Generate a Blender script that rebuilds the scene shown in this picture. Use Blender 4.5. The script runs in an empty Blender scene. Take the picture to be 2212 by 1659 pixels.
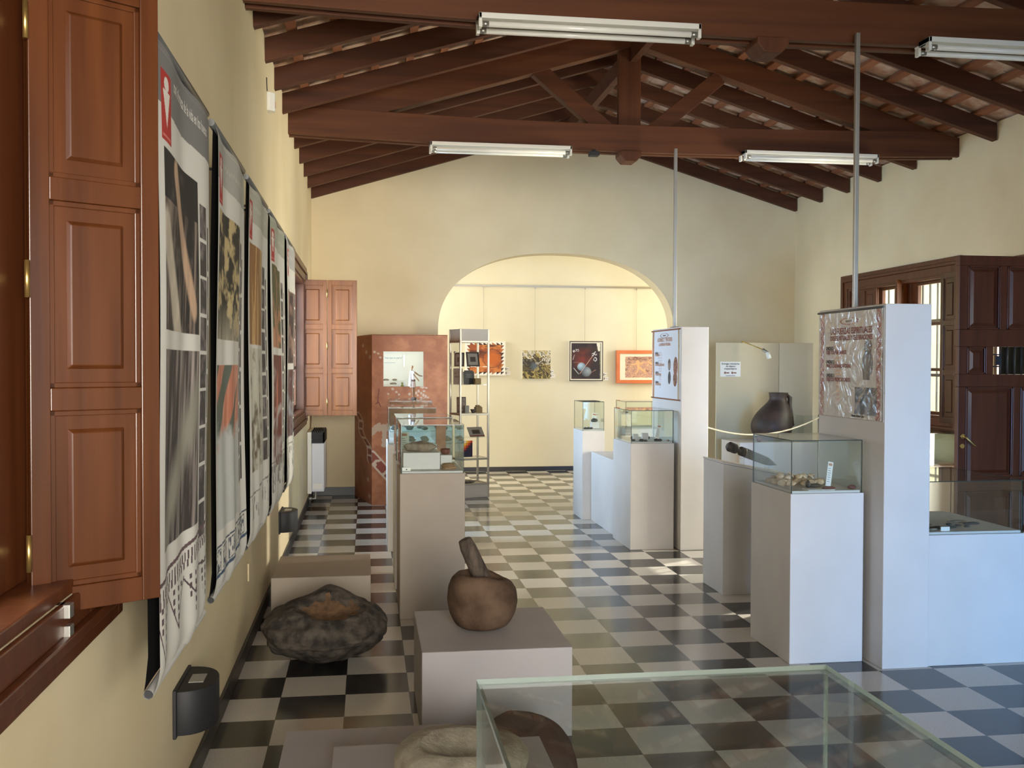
import bpy, bmesh, math, random
import numpy as np
from mathutils import Vector, Matrix, noise as mnoise

PI = math.pi
S = bpy.context.scene
COL = S.collection

# ------------------------------------------------------------------ camera
def make_camera():
    f, yaw, pitch, roll = 2154.953, .1446274, -.02047223, .00283661
    cy, sy, cp, sp = math.cos(yaw), math.sin(yaw), math.cos(pitch), math.sin(pitch)
    fw = Vector((sy*cp, cy*cp, sp)); r = Vector((cy, -sy, 0)); u = r.cross(fw)
    cr, sr = math.cos(roll), math.sin(roll)
    r2 = r*cr+u*sr; u2 = u*cr-r*sr
    cam = bpy.data.cameras.new('camera'); o = bpy.data.objects.new('camera', cam); COL.objects.link(o)
    cam.sensor_fit = 'HORIZONTAL'; cam.sensor_width = 36; cam.lens = f/2212*36
    cam.clip_start = .05; cam.clip_end = 200
    M = Matrix((r2, u2, -fw)).transposed().to_4x4(); M.translation = Vector((0, 0, 1.5715))
    o.matrix_world = M
    S.camera = o
make_camera()

# ------------------------------------------------------------------ view, world, lights
S.view_settings.view_transform = 'Standard'; S.view_settings.look = 'None'
S.view_settings.gamma = 1; S.view_settings.use_curve_mapping = False
S.view_settings.exposure = 0.0
S.cycles.transparent_max_bounces = 48
S.cycles.max_bounces = 10; S.cycles.diffuse_bounces = 5; S.cycles.glossy_bounces = 4
S.cycles.sample_clamp_indirect = 6
W = bpy.data.worlds.new('sky'); S.world = W; W.use_nodes = True
_bg = W.node_tree.nodes['Background']; _bg.inputs[0].default_value = (.80, .90, 1.0, 1); _bg.inputs[1].default_value = 3.0

def area(name, loc, target, sx, sy, power, col):
    l = bpy.data.lights.new(name, 'AREA'); l.shape = 'RECTANGLE'; l.size = sx; l.size_y = sy
    l.energy = power; l.color = col
    o = bpy.data.objects.new(name, l); COL.objects.link(o); o.location = loc
    d = Vector(target)-Vector(loc); o.rotation_euler = d.to_track_quat('-Z', 'Y').to_euler()
    return o
# daylight arriving at the openings of the hall, plus one added warm fill
area('daylight_window_near', (-1.35, 1.6, 2.0), (2, 2.4, 1.1), 2.2, 1.6, 130, (.95, .97, 1.0))
area('daylight_window_far', (-1.35, 9.5, 1.9), (2, 11.0, 1.0), 2.2, 1.6, 430, (.50, .71, 1.0))
area('daylight_window_right', (6.9, 9.6, 2.2), (1, 9.6, 1.4), 2.6, 1.8, 330, (.98, .97, .74))
a_ = area('daylight_door_right', (6.1, 7.3, 1.3), (.3, 10.4, 1.3), 1.3, 1.9, 285, (1.0, .94, .80)); a_.data.spread = math.radians(120)
b_ = area('daylight_entrance', (3.9, -2.9, 1.15), (4.2, 6, .2), 2.6, 1.8, 44, (.16, .48, 1.0)); b_.data.spread = math.radians(46)
c_ = area('warm_fill_left', (.6, -2.9, 1.9), (-.7, 6, 2.1), 2.0, 2.0, 88, (1.0, .93, .84)); c_.data.spread = math.radians(62)  # added warm fill from behind the viewer, narrowed towards the left side
# the bright gallery beyond the arch
area('gallery_daylight_left', (-1.6, 13.3, 2.3), (3.0, 14.2, 1.2), 1.6, 1.8, 95, (1.0, .97, .92))
area('gallery_daylight_right', (6.6, 13.2, 2.3), (2.2, 14.2, 1.2), 1.6, 1.8, 95, (1.0, .97, .92))
sun = bpy.data.lights.new('sun', 'SUN'); sun.energy = 8.0; sun.color = (1, .93, .80); sun.angle = .009
so = bpy.data.objects.new('sun', sun); COL.objects.link(so)
so.rotation_euler = Vector((-2.85, -1.55, -1.95)).to_track_quat('-Z', 'Y').to_euler()

# ------------------------------------------------------------------ helpers
class MB:
    """collects shapes and links them as one mesh object"""
    def __init__(s): s.v = []; s.f = []; s.m = []; s.sm = []
    def add(s, vs, fs, mat=0, smooth=False, M=None):
        b = len(s.v)
        for p in vs:
            p = Vector(p)
            s.v.append(tuple(M @ p) if M else tuple(p))
        for f in fs: s.f.append([b+i for i in f]); s.m.append(mat); s.sm.append(smooth)
        return s
    def box(s, x0, x1, y0, y1, z0, z1, mat=0, M=None):
        v = [(x0,y0,z0),(x1,y0,z0),(x1,y1,z0),(x0,y1,z0),(x0,y0,z1),(x1,y0,z1),(x1,y1,z1),(x0,y1,z1)]
        return s.add(v, [(3,2,1,0),(4,5,6,7),(0,1,5,4),(1,2,6,5),(2,3,7,6),(3,0,4,7)], mat, False, M)
    def hexa(s, v, mat=0, M=None):
        return s.add(v, [(3,2,1,0),(4,5,6,7),(0,1,5,4),(1,2,6,5),(2,3,7,6),(3,0,4,7)], mat, False, M)
    def prism(s, poly, h0, h1, axis='z', mat=0, M=None, smooth=False):
        n = len(poly)
        if axis == 'z': f = lambda p, h: (p[0], p[1], h)
        elif axis == 'y': f = lambda p, h: (p[0], h, p[1])
        else: f = lambda p, h: (h, p[0], p[1])
        v = [f(p, h0) for p in poly]+[f(p, h1) for p in poly]
        s.add(v, [tuple(range(n))[::-1], tuple(range(n, 2*n))], mat, False, M)
        b = len(s.v)-2*n
        for i in range(n):
            j = (i+1) % n; s.f.append([b+i, b+j, b+n+j, b+n+i]); s.m.append(mat); s.sm.append(smooth)
        return s
    def tube(s, pts, r, n=10, mat=0, M=None, cap=True):
        pts = [Vector(p) for p in pts]; k = len(pts)
        rs = r if isinstance(r, (list, tuple)) else [r]*k
        v = []; up = None
        for i, p in enumerate(pts):
            t = (pts[min(i+1, k-1)]-pts[max(i-1, 0)]).normalized()
            if up is None:
                up = Vector((0, 0, 1)) if abs(t.z) < .9 else Vector((1, 0, 0))
            a = (up-t*up.dot(t)).normalized(); b = t.cross(a); up = a
            for j in range(n):
                q = 2*PI*j/n; v.append(p+(a*math.cos(q)+b*math.sin(q))*rs[i])
        f = []
        for i in range(k-1):
            for j in range(n):
                j2 = (j+1) % n; f.append((i*n+j, i*n+j2, (i+1)*n+j2, (i+1)*n+j))
        s.add(v, f, mat, True, M)
        if cap:
            b = len(s.v)-len(v)
            s.f.append([b+j for j in range(n)][::-1]); s.m.append(mat); s.sm.append(False)
            s.f.append([b+(k-1)*n+j for j in range(n)]); s.m.append(mat); s.sm.append(False)
        return s
    def lathe(s, prof, n=24, c=(0, 0, 0), mat=0, M=None, sx=1, sy=1):
        v = []; f = []; k = len(prof)
        for r, z in prof:
            for j in range(n):
                q = 2*PI*j/n; v.append((c[0]+r*sx*math.cos(q), c[1]+r*sy*math.sin(q), c[2]+z))
        for i in range(k-1):
            for j in range(n):
                j2 = (j+1) % n; f.append((i*n+j, i*n+j2, (i+1)*n+j2, (i+1)*n+j))
        f.append(tuple(range(n))[::-1]); f.append(tuple((k-1)*n+j for j in range(n)))
        return s.add(v, f, mat, True, M)
    def ell(s, c, r, n=16, mat=0, M=None):
        prof = [(math.sin(PI*i/n), -math.cos(PI*i/n)) for i in range(1, n)]
        v = []; f = []; m = n*2
        for a, z in prof:
            for j in range(m):
                q = 2*PI*j/m; v.append((c[0]+r[0]*a*math.cos(q), c[1]+r[1]*a*math.sin(q), c[2]+r[2]*z))
        k = len(prof)
        for i in range(k-1):
            for j in range(m):
                j2 = (j+1) % m; f.append((i*m+j, i*m+j2, (i+1)*m+j2, (i+1)*m+j))
        v.append((c[0], c[1], c[2]-r[2])); v.append((c[0], c[1], c[2]+r[2]))
        for j in range(m):
            j2 = (j+1) % m; f.append((k*m, j2, j)); f.append((k*m+1, (k-1)*m+j, (k-1)*m+j2))
        return s.add(v, f, mat, True, M)
    def build(s, name, mats, parent=None, bev=0, world=True, loc=None):
        """world: vertices are world coordinates (parent only has a location); loc: origin of a top-level mesh"""
        off = Vector((0, 0, 0))
        if parent is not None and world: off = Vector(parent['_org']) if '_org' in parent else Vector(parent.location)
        if loc is not None: off = Vector(loc)
        me = bpy.data.meshes.new(name)
        me.from_pydata([tuple(Vector(p)-off) for p in s.v], [], s.f)
        for m in (mats if isinstance(mats, (list, tuple)) else [mats]): me.materials.append(m)
        for p, mi, sm in zip(me.polygons, s.m, s.sm): p.material_index = mi; p.use_smooth = sm
        me.update()
        o = bpy.data.objects.new(name, me); COL.objects.link(o)
        if parent is not None: o.parent = parent
        if loc is not None and parent is None: o.location = loc
        if bev:
            b = o.modifiers.new('bevel', 'BEVEL'); b.width = bev; b.segments = 2; b.limit_method = 'ANGLE'; b.angle_limit = .7
        return o

def tag(o, label, cat, group=None, kind=None):
    o['label'] = label; o['category'] = cat
    if group: o['group'] = group
    if kind: o['kind'] = kind
    return o
def thing(name, label, cat, loc, group=None, rz=0):
    o = bpy.data.objects.new(name, None); COL.objects.link(o); o.location = loc; o.rotation_euler = (0, 0, rz)
    o.empty_display_size = .05
    return tag(o, label, cat, group)
def struct(o): o['kind'] = 'structure'; return o
def struct_empty(name, loc=(0, 0, 0)):
    o = bpy.data.objects.new(name, None); COL.objects.link(o); o.location = loc; o['kind'] = 'structure'; return o
def part(name, mb, mats, parent, bev=0, world=True, label=None):
    o = mb.build(name, mats, parent, bev, world)
    if label: o['label'] = label
    return o
def T(x, y, z, rx=0, ry=0, rz=0):
    return Matrix.Translation((x, y, z)) @ Matrix.Rotation(rz, 4, 'Z') @ Matrix.Rotation(ry, 4, 'Y') @ Matrix.Rotation(rx, 4, 'X')

# ------------------------------------------------------------------ materials
def srgb(r, g, b):
    f = lambda c: (c/255/12.92) if c/255 <= .04045 else ((c/255+.055)/1.055)**2.4
    return (f(r), f(g), f(b), 1)
def nd(nt, t, **kw):
    n = nt.nodes.new(t)
    for k, v in kw.items(): setattr(n, k, v)
    return n
def pbr(name, c, rough=.5, metal=0, spec=.5, coat=0):
    m = bpy.data.materials.new(name); m.use_nodes = True
    b = m.node_tree.nodes['Principled BSDF']
    b.inputs['Base Color'].default_value = c; b.inputs['Roughness'].default_value = rough
    b.inputs['Metallic'].default_value = metal; b.inputs['Specular IOR Level'].default_value = spec
    b.inputs['Coat Weight'].default_value = coat; b.inputs['Coat Roughness'].default_value = .12
    return m
def noisy(name, c1, c2, scale=(5, 5, 5), rough=.6, bump=0, detail=4, spec=.4, coat=0, bscale=None, lo=.35, hi=.65, metal=0):
    m = pbr(name, c1, rough, metal, spec, coat); nt = m.node_tree; b = nt.nodes['Principled BSDF']
    tc = nd(nt, 'ShaderNodeTexCoord'); mp = nd(nt, 'ShaderNodeMapping'); mp.inputs['Scale'].default_value = scale
    nt.links.new(tc.outputs['Object'], mp.inputs['Vector'])
    n = nd(nt, 'ShaderNodeTexNoise'); n.inputs['Scale'].default_value = 1; n.inputs['Detail'].default_value = detail
    nt.links.new(mp.outputs[0], n.inputs['Vector'])
    r = nd(nt, 'ShaderNodeValToRGB'); r.color_ramp.elements[0].position = lo; r.color_ramp.elements[1].position = hi
    r.color_ramp.elements[0].color = c1; r.color_ramp.elements[1].color = c2
    nt.links.new(n.outputs['Fac'], r.inputs[0]); nt.links.new(r.outputs[0], b.inputs['Base Color'])
    if bump:
        src = n
        if bscale:
            src = nd(nt, 'ShaderNodeTexNoise'); src.inputs['Scale'].default_value = bscale; src.inputs['Detail'].default_value = 5
            nt.links.new(tc.outputs['Object'], src.inputs['Vector'])
        bp = nd(nt, 'ShaderNodeBump'); bp.inputs['Strength'].default_value = bump; bp.inputs['Distance'].default_value = .01
        nt.links.new(src.outputs['Fac'], bp.inputs['Height']); nt.links.new(bp.outputs[0], b.inputs['Normal'])
    return m
def wood(name, c1, c2, axis, rough=.35, coat=.3, sc=26, stretch=.06):
    s = [sc, sc, sc]; s['xyz'.index(axis)] = sc*stretch
    return noisy(name, c1, c2, s, rough, .08, 6, .3, coat, lo=.3, hi=.7)
def painted(name, rough=.6, coat=0, bump=0, bscale=30):
    """base colour is the print or paint stored on the sheet itself"""
    m = pbr(name, (1, 1, 1, 1), rough, 0, .4, coat); nt = m.node_tree; b = nt.nodes['Principled BSDF']
    a = nd(nt, 'ShaderNodeAttribute'); a.attribute_name = 'paint'
    nt.links.new(a.outputs['Color'], b.inputs['Base Color'])
    if bump:
        tc = nd(nt, 'ShaderNodeTexCoord'); n = nd(nt, 'ShaderNodeTexNoise'); n.inputs['Scale'].default_value = bscale; n.inputs['Distortion'].default_value = 1.5
        nt.links.new(tc.outputs['Object'], n.inputs['Vector'])
        bp = nd(nt, 'ShaderNodeBump'); bp.inputs['Strength'].default_value = bump; bp.inputs['Distance'].default_value = .02
        nt.links.new(n.outputs['Fac'], bp.inputs['Height']); nt.links.new(bp.outputs[0], b.inputs['Normal'])
        nt.links.new(bp.outputs[0], b.inputs['Coat Normal'])
    return m
def glass(name, tint, refl=.9, haze=None):
    m = bpy.data.materials.new(name); m.use_nodes = True; nt = m.node_tree; nt.nodes.clear()
    o = nd(nt, 'ShaderNodeOutputMaterial'); mix = nd(nt, 'ShaderNodeMixShader')
    t = nd(nt, 'ShaderNodeBsdfTransparent'); t.inputs[0].default_value = tint
    g = nd(nt, 'ShaderNodeBsdfGlossy'); g.inputs['Roughness'].default_value = .02; g.inputs['Color'].default_value = (refl, refl, refl, 1)
    lw = nd(nt, 'ShaderNodeLayerWeight'); lw.inputs[0].default_value = .5
    pw = nd(nt, 'ShaderNodeMath', operation='POWER'); nt.links.new(lw.outputs['Facing'], pw.inputs[0]); pw.inputs[1].default_value = 4.0
    fr = nd(nt, 'ShaderNodeMath', operation='MULTIPLY_ADD'); nt.links.new(pw.outputs[0], fr.inputs[0]); fr.inputs[1].default_value = .85; fr.inputs[2].default_value = .03
    nt.links.new(fr.outputs[0], mix.inputs[0]); nt.links.new(t.outputs[0], mix.inputs[1]); nt.links.new(g.outputs[0], mix.inputs[2])
    nt.links.new(mix.outputs[0], o.inputs[0])
    return m

M_wall = noisy('cream_plaster', srgb(230, 214, 177), srgb(221, 204, 165), (1.3, 1.3, 1.3), .75, .12, 3, .25, bscale=14)
M_wall2 = noisy('gallery_plaster', srgb(226, 220, 196), srgb(220, 213, 188), (1.5, 1.5, 1.5), .75, .1, 3, .25, bscale=14)
M_beam_x = wood('beam_wood_lengthwise', srgb(76, 40, 19), srgb(102, 58, 29), 'x', .6, 0, 14)
M_beam_z = wood('beam_wood_upright', srgb(74, 38, 18), srgb(98, 55, 27), 'z', .6, 0, 14)
M_raft = wood('rafter_wood', srgb(66, 35, 19), srgb(90, 51, 28), 'x', .65, 0, 14)
M_batt = wood('batten_wood', srgb(120, 74, 50), srgb(150, 98, 68), 'y', .65, 0, 14)
M_tile = noisy('roof_tile_clay', srgb(165, 122, 98), srgb(196, 172, 150), (9, 9, 9), .8, .3, 5, .2)
M_shut = wood('varnished_wood', srgb(60, 30, 12), srgb(80, 43, 19), 'z', .3, .18, 22)
M_shut_lit = wood('varnished_wood_lit', srgb(94, 46, 12), srgb(120, 64, 20), 'z', .32, .15, 22)  # same shutter wood, with the window light put into a brighter colour
M_shut_d = wood('varnished_wood_dark', srgb(76, 38, 18), srgb(94, 50, 25), 'z', .36, .12, 22)
M_door = wood('door_wood', srgb(78, 34, 19), srgb(96, 45, 25), 'z', .34, .15, 22)
M_white = noisy('white_painted_board', srgb(206, 202, 198), srgb(212, 208, 204), (3, 3, 3), .55, .02, 3, .35)
M_grey = noisy('grey_lilac_painted_board', srgb(172, 166, 166), srgb(178, 171, 170), (3, 3, 3), .55, .02, 3, .35)
M_taupe = noisy('taupe_painted_board', srgb(164, 150, 134), srgb(169, 156, 140), (3, 3, 3), .6, .02, 3, .3)
M_black = pbr('black_skirting_tile', srgb(36, 34, 34), .4)
M_blk = pbr('matt_black', srgb(30, 30, 32), .6)
M_alu = pbr('aluminium', srgb(168, 162, 150), .38, .7)
M_brass = pbr('brass', srgb(196, 164, 98), .3, .9)
M_steel = pbr('steel', srgb(170, 168, 160), .35, .85)
M_tubewhite = pbr('lamp_tube_glass', srgb(236, 234, 224), .18)
M_lampwhite = pbr('white_enamel', srgb(224, 222, 212), .35)
M_paper = pbr('white_paper', srgb(236, 233, 226), .7)
M_ink = pbr('dark_ink', srgb(52, 48, 48), .8)
M_red = pbr('red_print', srgb(176, 52, 44), .6)
M_inkred = pbr('red_ink', srgb(150, 80, 74), .7)
M_inkor = pbr('orange_ink', srgb(190, 136, 104), .7)
M_cloth = pbr('black_cloth', srgb(26, 25, 25), .9, spec=.1)
M_glass = glass('case_glass', (.955, .98, .97, 1))
M_glass_n = glass('foreground_case_glass', (.95, .975, .965, 1))
M_pane = glass('window_glass', (.96, .98, .98, 1))
M_edge = pbr('dark_glass_edge', srgb(44, 56, 50), .2)
M_edge_l = pbr('pale_glass_edge', srgb(146, 157, 150), .12, coat=.8)
M_print = painted('printed_cloth', .7)
M_printw = painted('wrapped_print', .45, 1.0, .55, 9)
M_canvas = painted('painted_canvas', .55, .15, .3, 60)
M_kiosk = painted('painted_panel', .55)
M_rock_d = noisy('dark_basalt', srgb(50, 46, 42), srgb(96, 88, 79), (18, 18, 18), .85, .8, 9, .25, bscale=46)
M_rock_b = noisy('brown_stone', srgb(74, 56, 43), srgb(108, 87, 70), (9, 9, 9), .9, .5, 9, .2, bscale=70)
M_rock_p = noisy('pestle_stone', srgb(62, 53, 46), srgb(100, 88, 77), (30, 30, 8), .9, .6, 8, .2, bscale=90)
M_rock_g = noisy('pale_grey_stone', srgb(132, 122, 106), srgb(176, 166, 146), (10, 10, 10), .9, .5, 9, .2, bscale=80)
M_rock_m = noisy('maroon_stone', srgb(70, 57, 51), srgb(88, 72, 64), (8, 8, 8), .9, .4, 8, .2, bscale=70)
M_rust = noisy('ochre_hollow', srgb(84, 66, 50), srgb(124, 96, 70), (24, 24, 24), .9, .6, 8, .2)
M_shell = noisy('pale_sherd', srgb(190, 158, 122), srgb(226, 204, 172), (30, 30, 30), .7, .2, 5, .3)
M_flint = noisy('dark_flint', srgb(46, 42, 40), srgb(84, 76, 70), (40, 40, 40), .5, .3, 5, .5)
M_redst = noisy('red_stone', srgb(88, 46, 38), srgb(120, 70, 58), (40, 40, 40), .6, .3, 5, .4)
M_stone = noisy('grey_brown_stone', srgb(112, 98, 84), srgb(150, 136, 118), (22, 22, 22), .85, .4, 6, .25)
M_ston2 = noisy('brown_flat_stone', srgb(146, 116, 88), srgb(176, 146, 114), (22, 22, 22), .85, .3, 6, .25)
M_pot = noisy('black_ceramic', srgb(46, 38, 35), srgb(72, 58, 52), (7, 7, 7), .5, .2, 6, .4)

def floor_mat():
    m = pbr('checkered_terrazzo', (1, 1, 1, 1), .16, 0, .5); nt = m.node_tree; b = nt.nodes['Principled BSDF']; L = nt.links.new
    tc = nd(nt, 'ShaderNodeTexCoord'); mp = nd(nt, 'ShaderNodeMapping')
    mp.inputs['Location'].default_value = (.399767/.3+40, -4.463804/.3+40, .5); mp.inputs['Scale'].default_value = (1/.3, 1/.3, 0)
    L(tc.outputs['Object'], mp.inputs[0])
    ck = nd(nt, 'ShaderNodeTexChecker'); ck.inputs['Scale'].default_value = 1
    L(mp.outputs[0], ck.inputs['Vector'])
    fl = nd(nt, 'ShaderNodeVectorMath', operation='FLOOR'); L(mp.outputs[0], fl.inputs[0])
    wn = nd(nt, 'ShaderNodeTexWhiteNoise', noise_dimensions='2D'); L(fl.outputs[0], wn.inputs['Vector'])
    n = nd(nt, 'ShaderNodeTexNoise'); n.inputs['Scale'].default_value = 220; n.inputs['Detail'].default_value = 2; L(tc.outputs['Object'], n.inputs['Vector'])
    n2 = nd(nt, 'ShaderNodeTexNoise'); n2.inputs['Scale'].default_value = 3.5; n2.inputs['Detail'].default_value = 5; L(tc.outputs['Object'], n2.inputs['Vector'])
    def ramp(c1, c2, src, lo, hi):
        r = nd(nt, 'ShaderNodeValToRGB'); r.color_ramp.elements[0].position = lo; r.color_ramp.elements[1].position = hi
        r.color_ramp.elements[0].color = c1; r.color_ramp.elements[1].color = c2; L(src, r.inputs[0]); return r.outputs[0]
    wh = ramp(srgb(178, 172, 162), srgb(210, 204, 194), n.outputs['Fac'], .3, .7)
    bl = ramp(srgb(38, 37, 37), srgb(62, 60, 58), n2.outputs['Fac'], .3, .75)
    mx = nd(nt, 'ShaderNodeMix', data_type='RGBA'); L(ck.outputs['Fac'], mx.inputs['Factor']); L(bl, mx.inputs['A']); L(wh, mx.inputs['B'])
    hv = nd(nt, 'ShaderNodeHueSaturation'); L(mx.outputs['Result'], hv.inputs['Color'])
    mr = nd(nt, 'ShaderNodeMapRange'); mr.inputs['To Min'].default_value = .88; mr.inputs['To Max'].default_value = 1.08
    L(wn.outputs['Value'], mr.inputs['Value']); L(mr.outputs[0], hv.inputs['Value'])
    # joints
    fr = nd(nt, 'ShaderNodeVectorMath', operation='FRACTION'); L(mp.outputs[0], fr.inputs[0])
    sx = nd(nt, 'ShaderNodeSeparateXYZ'); L(fr.outputs[0], sx.inputs[0])
    def edge(src):
        a = nd(nt, 'ShaderNodeMath', operation='SUBTRACT'); L(src, a.inputs[0]); a.inputs[1].default_value = .5
        c = nd(nt, 'ShaderNodeMath', operation='ABSOLUTE'); L(a.outputs[0], c.inputs[0])
        d = nd(nt, 'ShaderNodeMath', operation='GREATER_THAN'); L(c.outputs[0], d.inputs[0]); d.inputs[1].default_value = .4955
        return d.outputs[0]
    mxm = nd(nt, 'ShaderNodeMath', operation='MAXIMUM'); L(edge(sx.outputs[0]), mxm.inputs[0]); L(edge(sx.outputs[1]), mxm.inputs[1])
    fin = nd(nt, 'ShaderNodeMix', data_type='RGBA'); L(mxm.outputs[0], fin.inputs['Factor']); L(hv.outputs[0], fin.inputs['A']); fin.inputs['B'].default_value = srgb(70, 66, 62)
    L(fin.outputs['Result'], b.inputs['Base Color'])
    rr = nd(nt, 'ShaderNodeMapRange'); rr.inputs['To Min'].default_value = .10; rr.inputs['To Max'].default_value = .26
    L(n2.outputs['Fac'], rr.inputs['Value']); L(rr.outputs[0], b.inputs['Roughness'])
    bp = nd(nt, 'ShaderNodeBump'); bp.inputs['Strength'].default_value = .04; bp.inputs['Distance'].default_value = .01
    L(n2.outputs['Fac'], bp.inputs['Height']); L(bp.outputs[0], b.inputs['Normal'])
    return m
M_floor = floor_mat()

# ------------------------------------------------------------------ paint helpers (numpy)
def vnoise(x, y, seed=0):
    xi = np.floor(x).astype(np.int64); yi = np.floor(y).astype(np.int64); xf = x-xi; yf = y-yi
    def h(a, b):
        n = (a*374761393+b*668265263+seed*1442695041) & 0x7fffffff
        n = ((n ^ (n >> 13))*1274126177) & 0x7fffffff
        return ((n ^ (n >> 16)) & 0xffff)/65535.
    u = xf*xf*(3-2*xf); v = yf*yf*(3-2*yf)
    return (h(xi, yi)*(1-u)+h(xi+1, yi)*u)*(1-v)+(h(xi, yi+1)*(1-u)+h(xi+1, yi+1)*u)*v
def fbm(x, y, seed=0, o=4):
    t = 0; a = .5; s = 0
    for k in range(o): t = t+a*vnoise(x*2**k, y*2**k, seed+k); s += a; a *= .55
    return t/s
def C(*c): return np.array(srgb(*c)[:3])
def mixc(a, b, t): t = np.clip(t, 0, 1)[..., None]; return a*(1-t)+b*t
def put(img, mask, col):
    if not isinstance(col, np.ndarray) or col.ndim == 1: img[mask] = col
    else: img[mask] = col[mask]
def seg(u, v, a, b, asp=1.):
    """distance to a line segment in (u, v) with v scaled by asp"""
    ax, ay = a[0], a[1]*asp; bx, by = b[0], b[1]*asp; px, py = u, v*asp
    dx, dy = bx-ax, by-ay; t = np.clip(((px-ax)*dx+(py-ay)*dy)/(dx*dx+dy*dy+1e-12), 0, 1)
    return np.hypot(px-ax-t*dx, py-ay-t*dy)

def sheet(name, mat, parent, origin, du, dv, nu, nv, paint, disp=None, world=True, thick=0, hole=None):
    """a printed or painted sheet: corner at origin (top left), du along the width, dv down the height"""
    o = Vector(origin); du = Vector(du); dv = Vector(dv); nrm = dv.cross(du).normalized()
    us = np.linspace(0, 1, nu+1); vs = np.linspace(0, 1, nv+1)
    U, V = np.meshgrid(us, vs); img = paint(U, V)
    off = Vector(parent['_org']) if (parent is not None and world and '_org' in parent) else (Vector(parent.location) if parent is not None and world else Vector((0, 0, 0)))
    D = disp(U, V) if disp else np.zeros_like(U)
    P = np.array(o-off)[None, None]+U[..., None]*np.array(du)+V[..., None]*np.array(dv)+D[..., None]*np.array(nrm)
    vs_ = P.reshape(-1, 3); n1 = nu+1
    idx = np.arange((nu+1)*(nv+1)).reshape(nv+1, nu+1)
    F = np.stack([idx[:-1, :-1], idx[1:, :-1], idx[1:, 1:], idx[:-1, 1:]], -1).reshape(-1, 4)
    if hole:
        uc = (us[:-1]+us[1:])/2; vc = (vs[:-1]+vs[1:])/2; UC, VC = np.meshgrid(uc, vc)
        F = F[~((UC > hole[0]) & (UC < hole[1]) & (VC > hole[2]) & (VC < hole[3])).ravel()]
    me = bpy.data.meshes.new(name); me.from_pydata(vs_.tolist(), [], F.tolist())
    me.materials.append(mat)
    for p in me.polygons: p.use_smooth = True
    at = me.color_attributes.new('paint', 'FLOAT_COLOR', 'POINT')
    at.data.foreach_set('color', np.concatenate([img.reshape(-1, 3), np.ones((len(vs_), 1))], 1).astype(np.float32).ravel())
    ob = bpy.data.objects.new(name, me); COL.objects.link(ob)
    if parent is not None: ob.parent = parent
    if thick:
        s = ob.modifiers.new('solid', 'SOLIDIFY'); s.thickness = thick; s.offset = -1
    return ob

def text_geo(txt, size, align='LEFT', bold=0):
    c = bpy.data.curves.new('t', 'FONT'); c.body = txt; c.size = size; c.align_x = align; c.offset = bold; c.resolution_u = 3
    o = bpy.data.objects.new('t', c); COL.objects.link(o)
    bpy.context.view_layer.update()
    dg = bpy.context.evaluated_depsgraph_get()
    me = bpy.data.meshes.new_from_object(o.evaluated_get(dg))
    v = [tuple(p.co) for p in me.vertices]; f = [tuple(p.vertices) for p in me.polygons]
    bpy.data.objects.remove(o); bpy.data.curves.remove(c); bpy.data.meshes.remove(me)
    return v, f
def lettering(mb, txt, size, origin, xdir, ydir, align='LEFT', mat=0, bold=0, fn=None, wx=1.):
    v, f = text_geo(txt, size, align, bold)
    o = Vector(origin); X = Vector(xdir).normalized(); Y = Vector(ydir).normalized()
    pts = [o+X*p[0]*wx+Y*p[1] for p in v]
    if fn: pts = [fn(p) for p in pts]
    mb.add(pts, f, mat)

# ------------------------------------------------------------------ room shell
XL, XR, YB, YF = -.645, 5.36, 12.0, -2.2      # left wall, right wall, arch wall, wall behind the viewer
ZE, ZR, XC = 3.50, 4.40, 2.345                # rafter underside at the walls, at the ridge, ridge line
GX0, GX1, GY = -2.2, 7.2, 14.43               # gallery beyond the arch
fl = MB(); fl.box(-2.4, 7.4, YF-.3, GY+.3, -.12, 0)
struct(fl.build('floor', M_floor))

def wall_x(name, xi, xo, y0, y1, z1, holes, mat):
    """wall at constant x with rectangular holes (y0, y1, z0, z1)"""
    m = MB(); a, b = min(xi, xo), max(xi, xo); y = y0
    for (h0, h1, g0, g1) in sorted(holes):
        if h0 > y: m.box(a, b, y, h0, 0, z1)
        if g0 > 0: m.box(a, b, h0, h1, 0, g0)
        m.box(a, b, h0, h1, g1, z1); y = h1
    if y < y1: m.box(a, b, y, y1, 0, z1)
    return struct(m.build(name, mat))
WIN1 = (.62, 2.41, 1.06, 2.42); WIN2 = (8.72, 10.62, 1.06, 2.42); WIN3 = (8.56, 10.58, 1.06, 2.42)
wall_x('wall_left', XL, XL-.34, YF, YB+.3, 3.66, [WIN1, WIN2], M_wall)
wall_x('wall_right', XR, XR+.34, YF, YB+.3, 3.66, [WIN3, (7.08, 7.86, 0, 2.42)], M_wall)
# wall behind the viewer, with the wide entrance
m = MB(); m.box(XL-.34, -.5, YF-.3, YF, 0, 4.6); m.box(1.7, 2.5, YF-.3, YF, 0, 4.6); m.box(5.2, XR+.34, YF-.3, YF, 0, 4.6); m.box(-.5, 1.7, YF-.3, YF, 2.8, 4.6); m.box(2.5, 5.2, YF-.3, YF, 2.8, 4.6); m.box(-.5, 1.7, YF-.3, YF, 0, .7)
struct(m.build('wall_front', M_wall))
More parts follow.
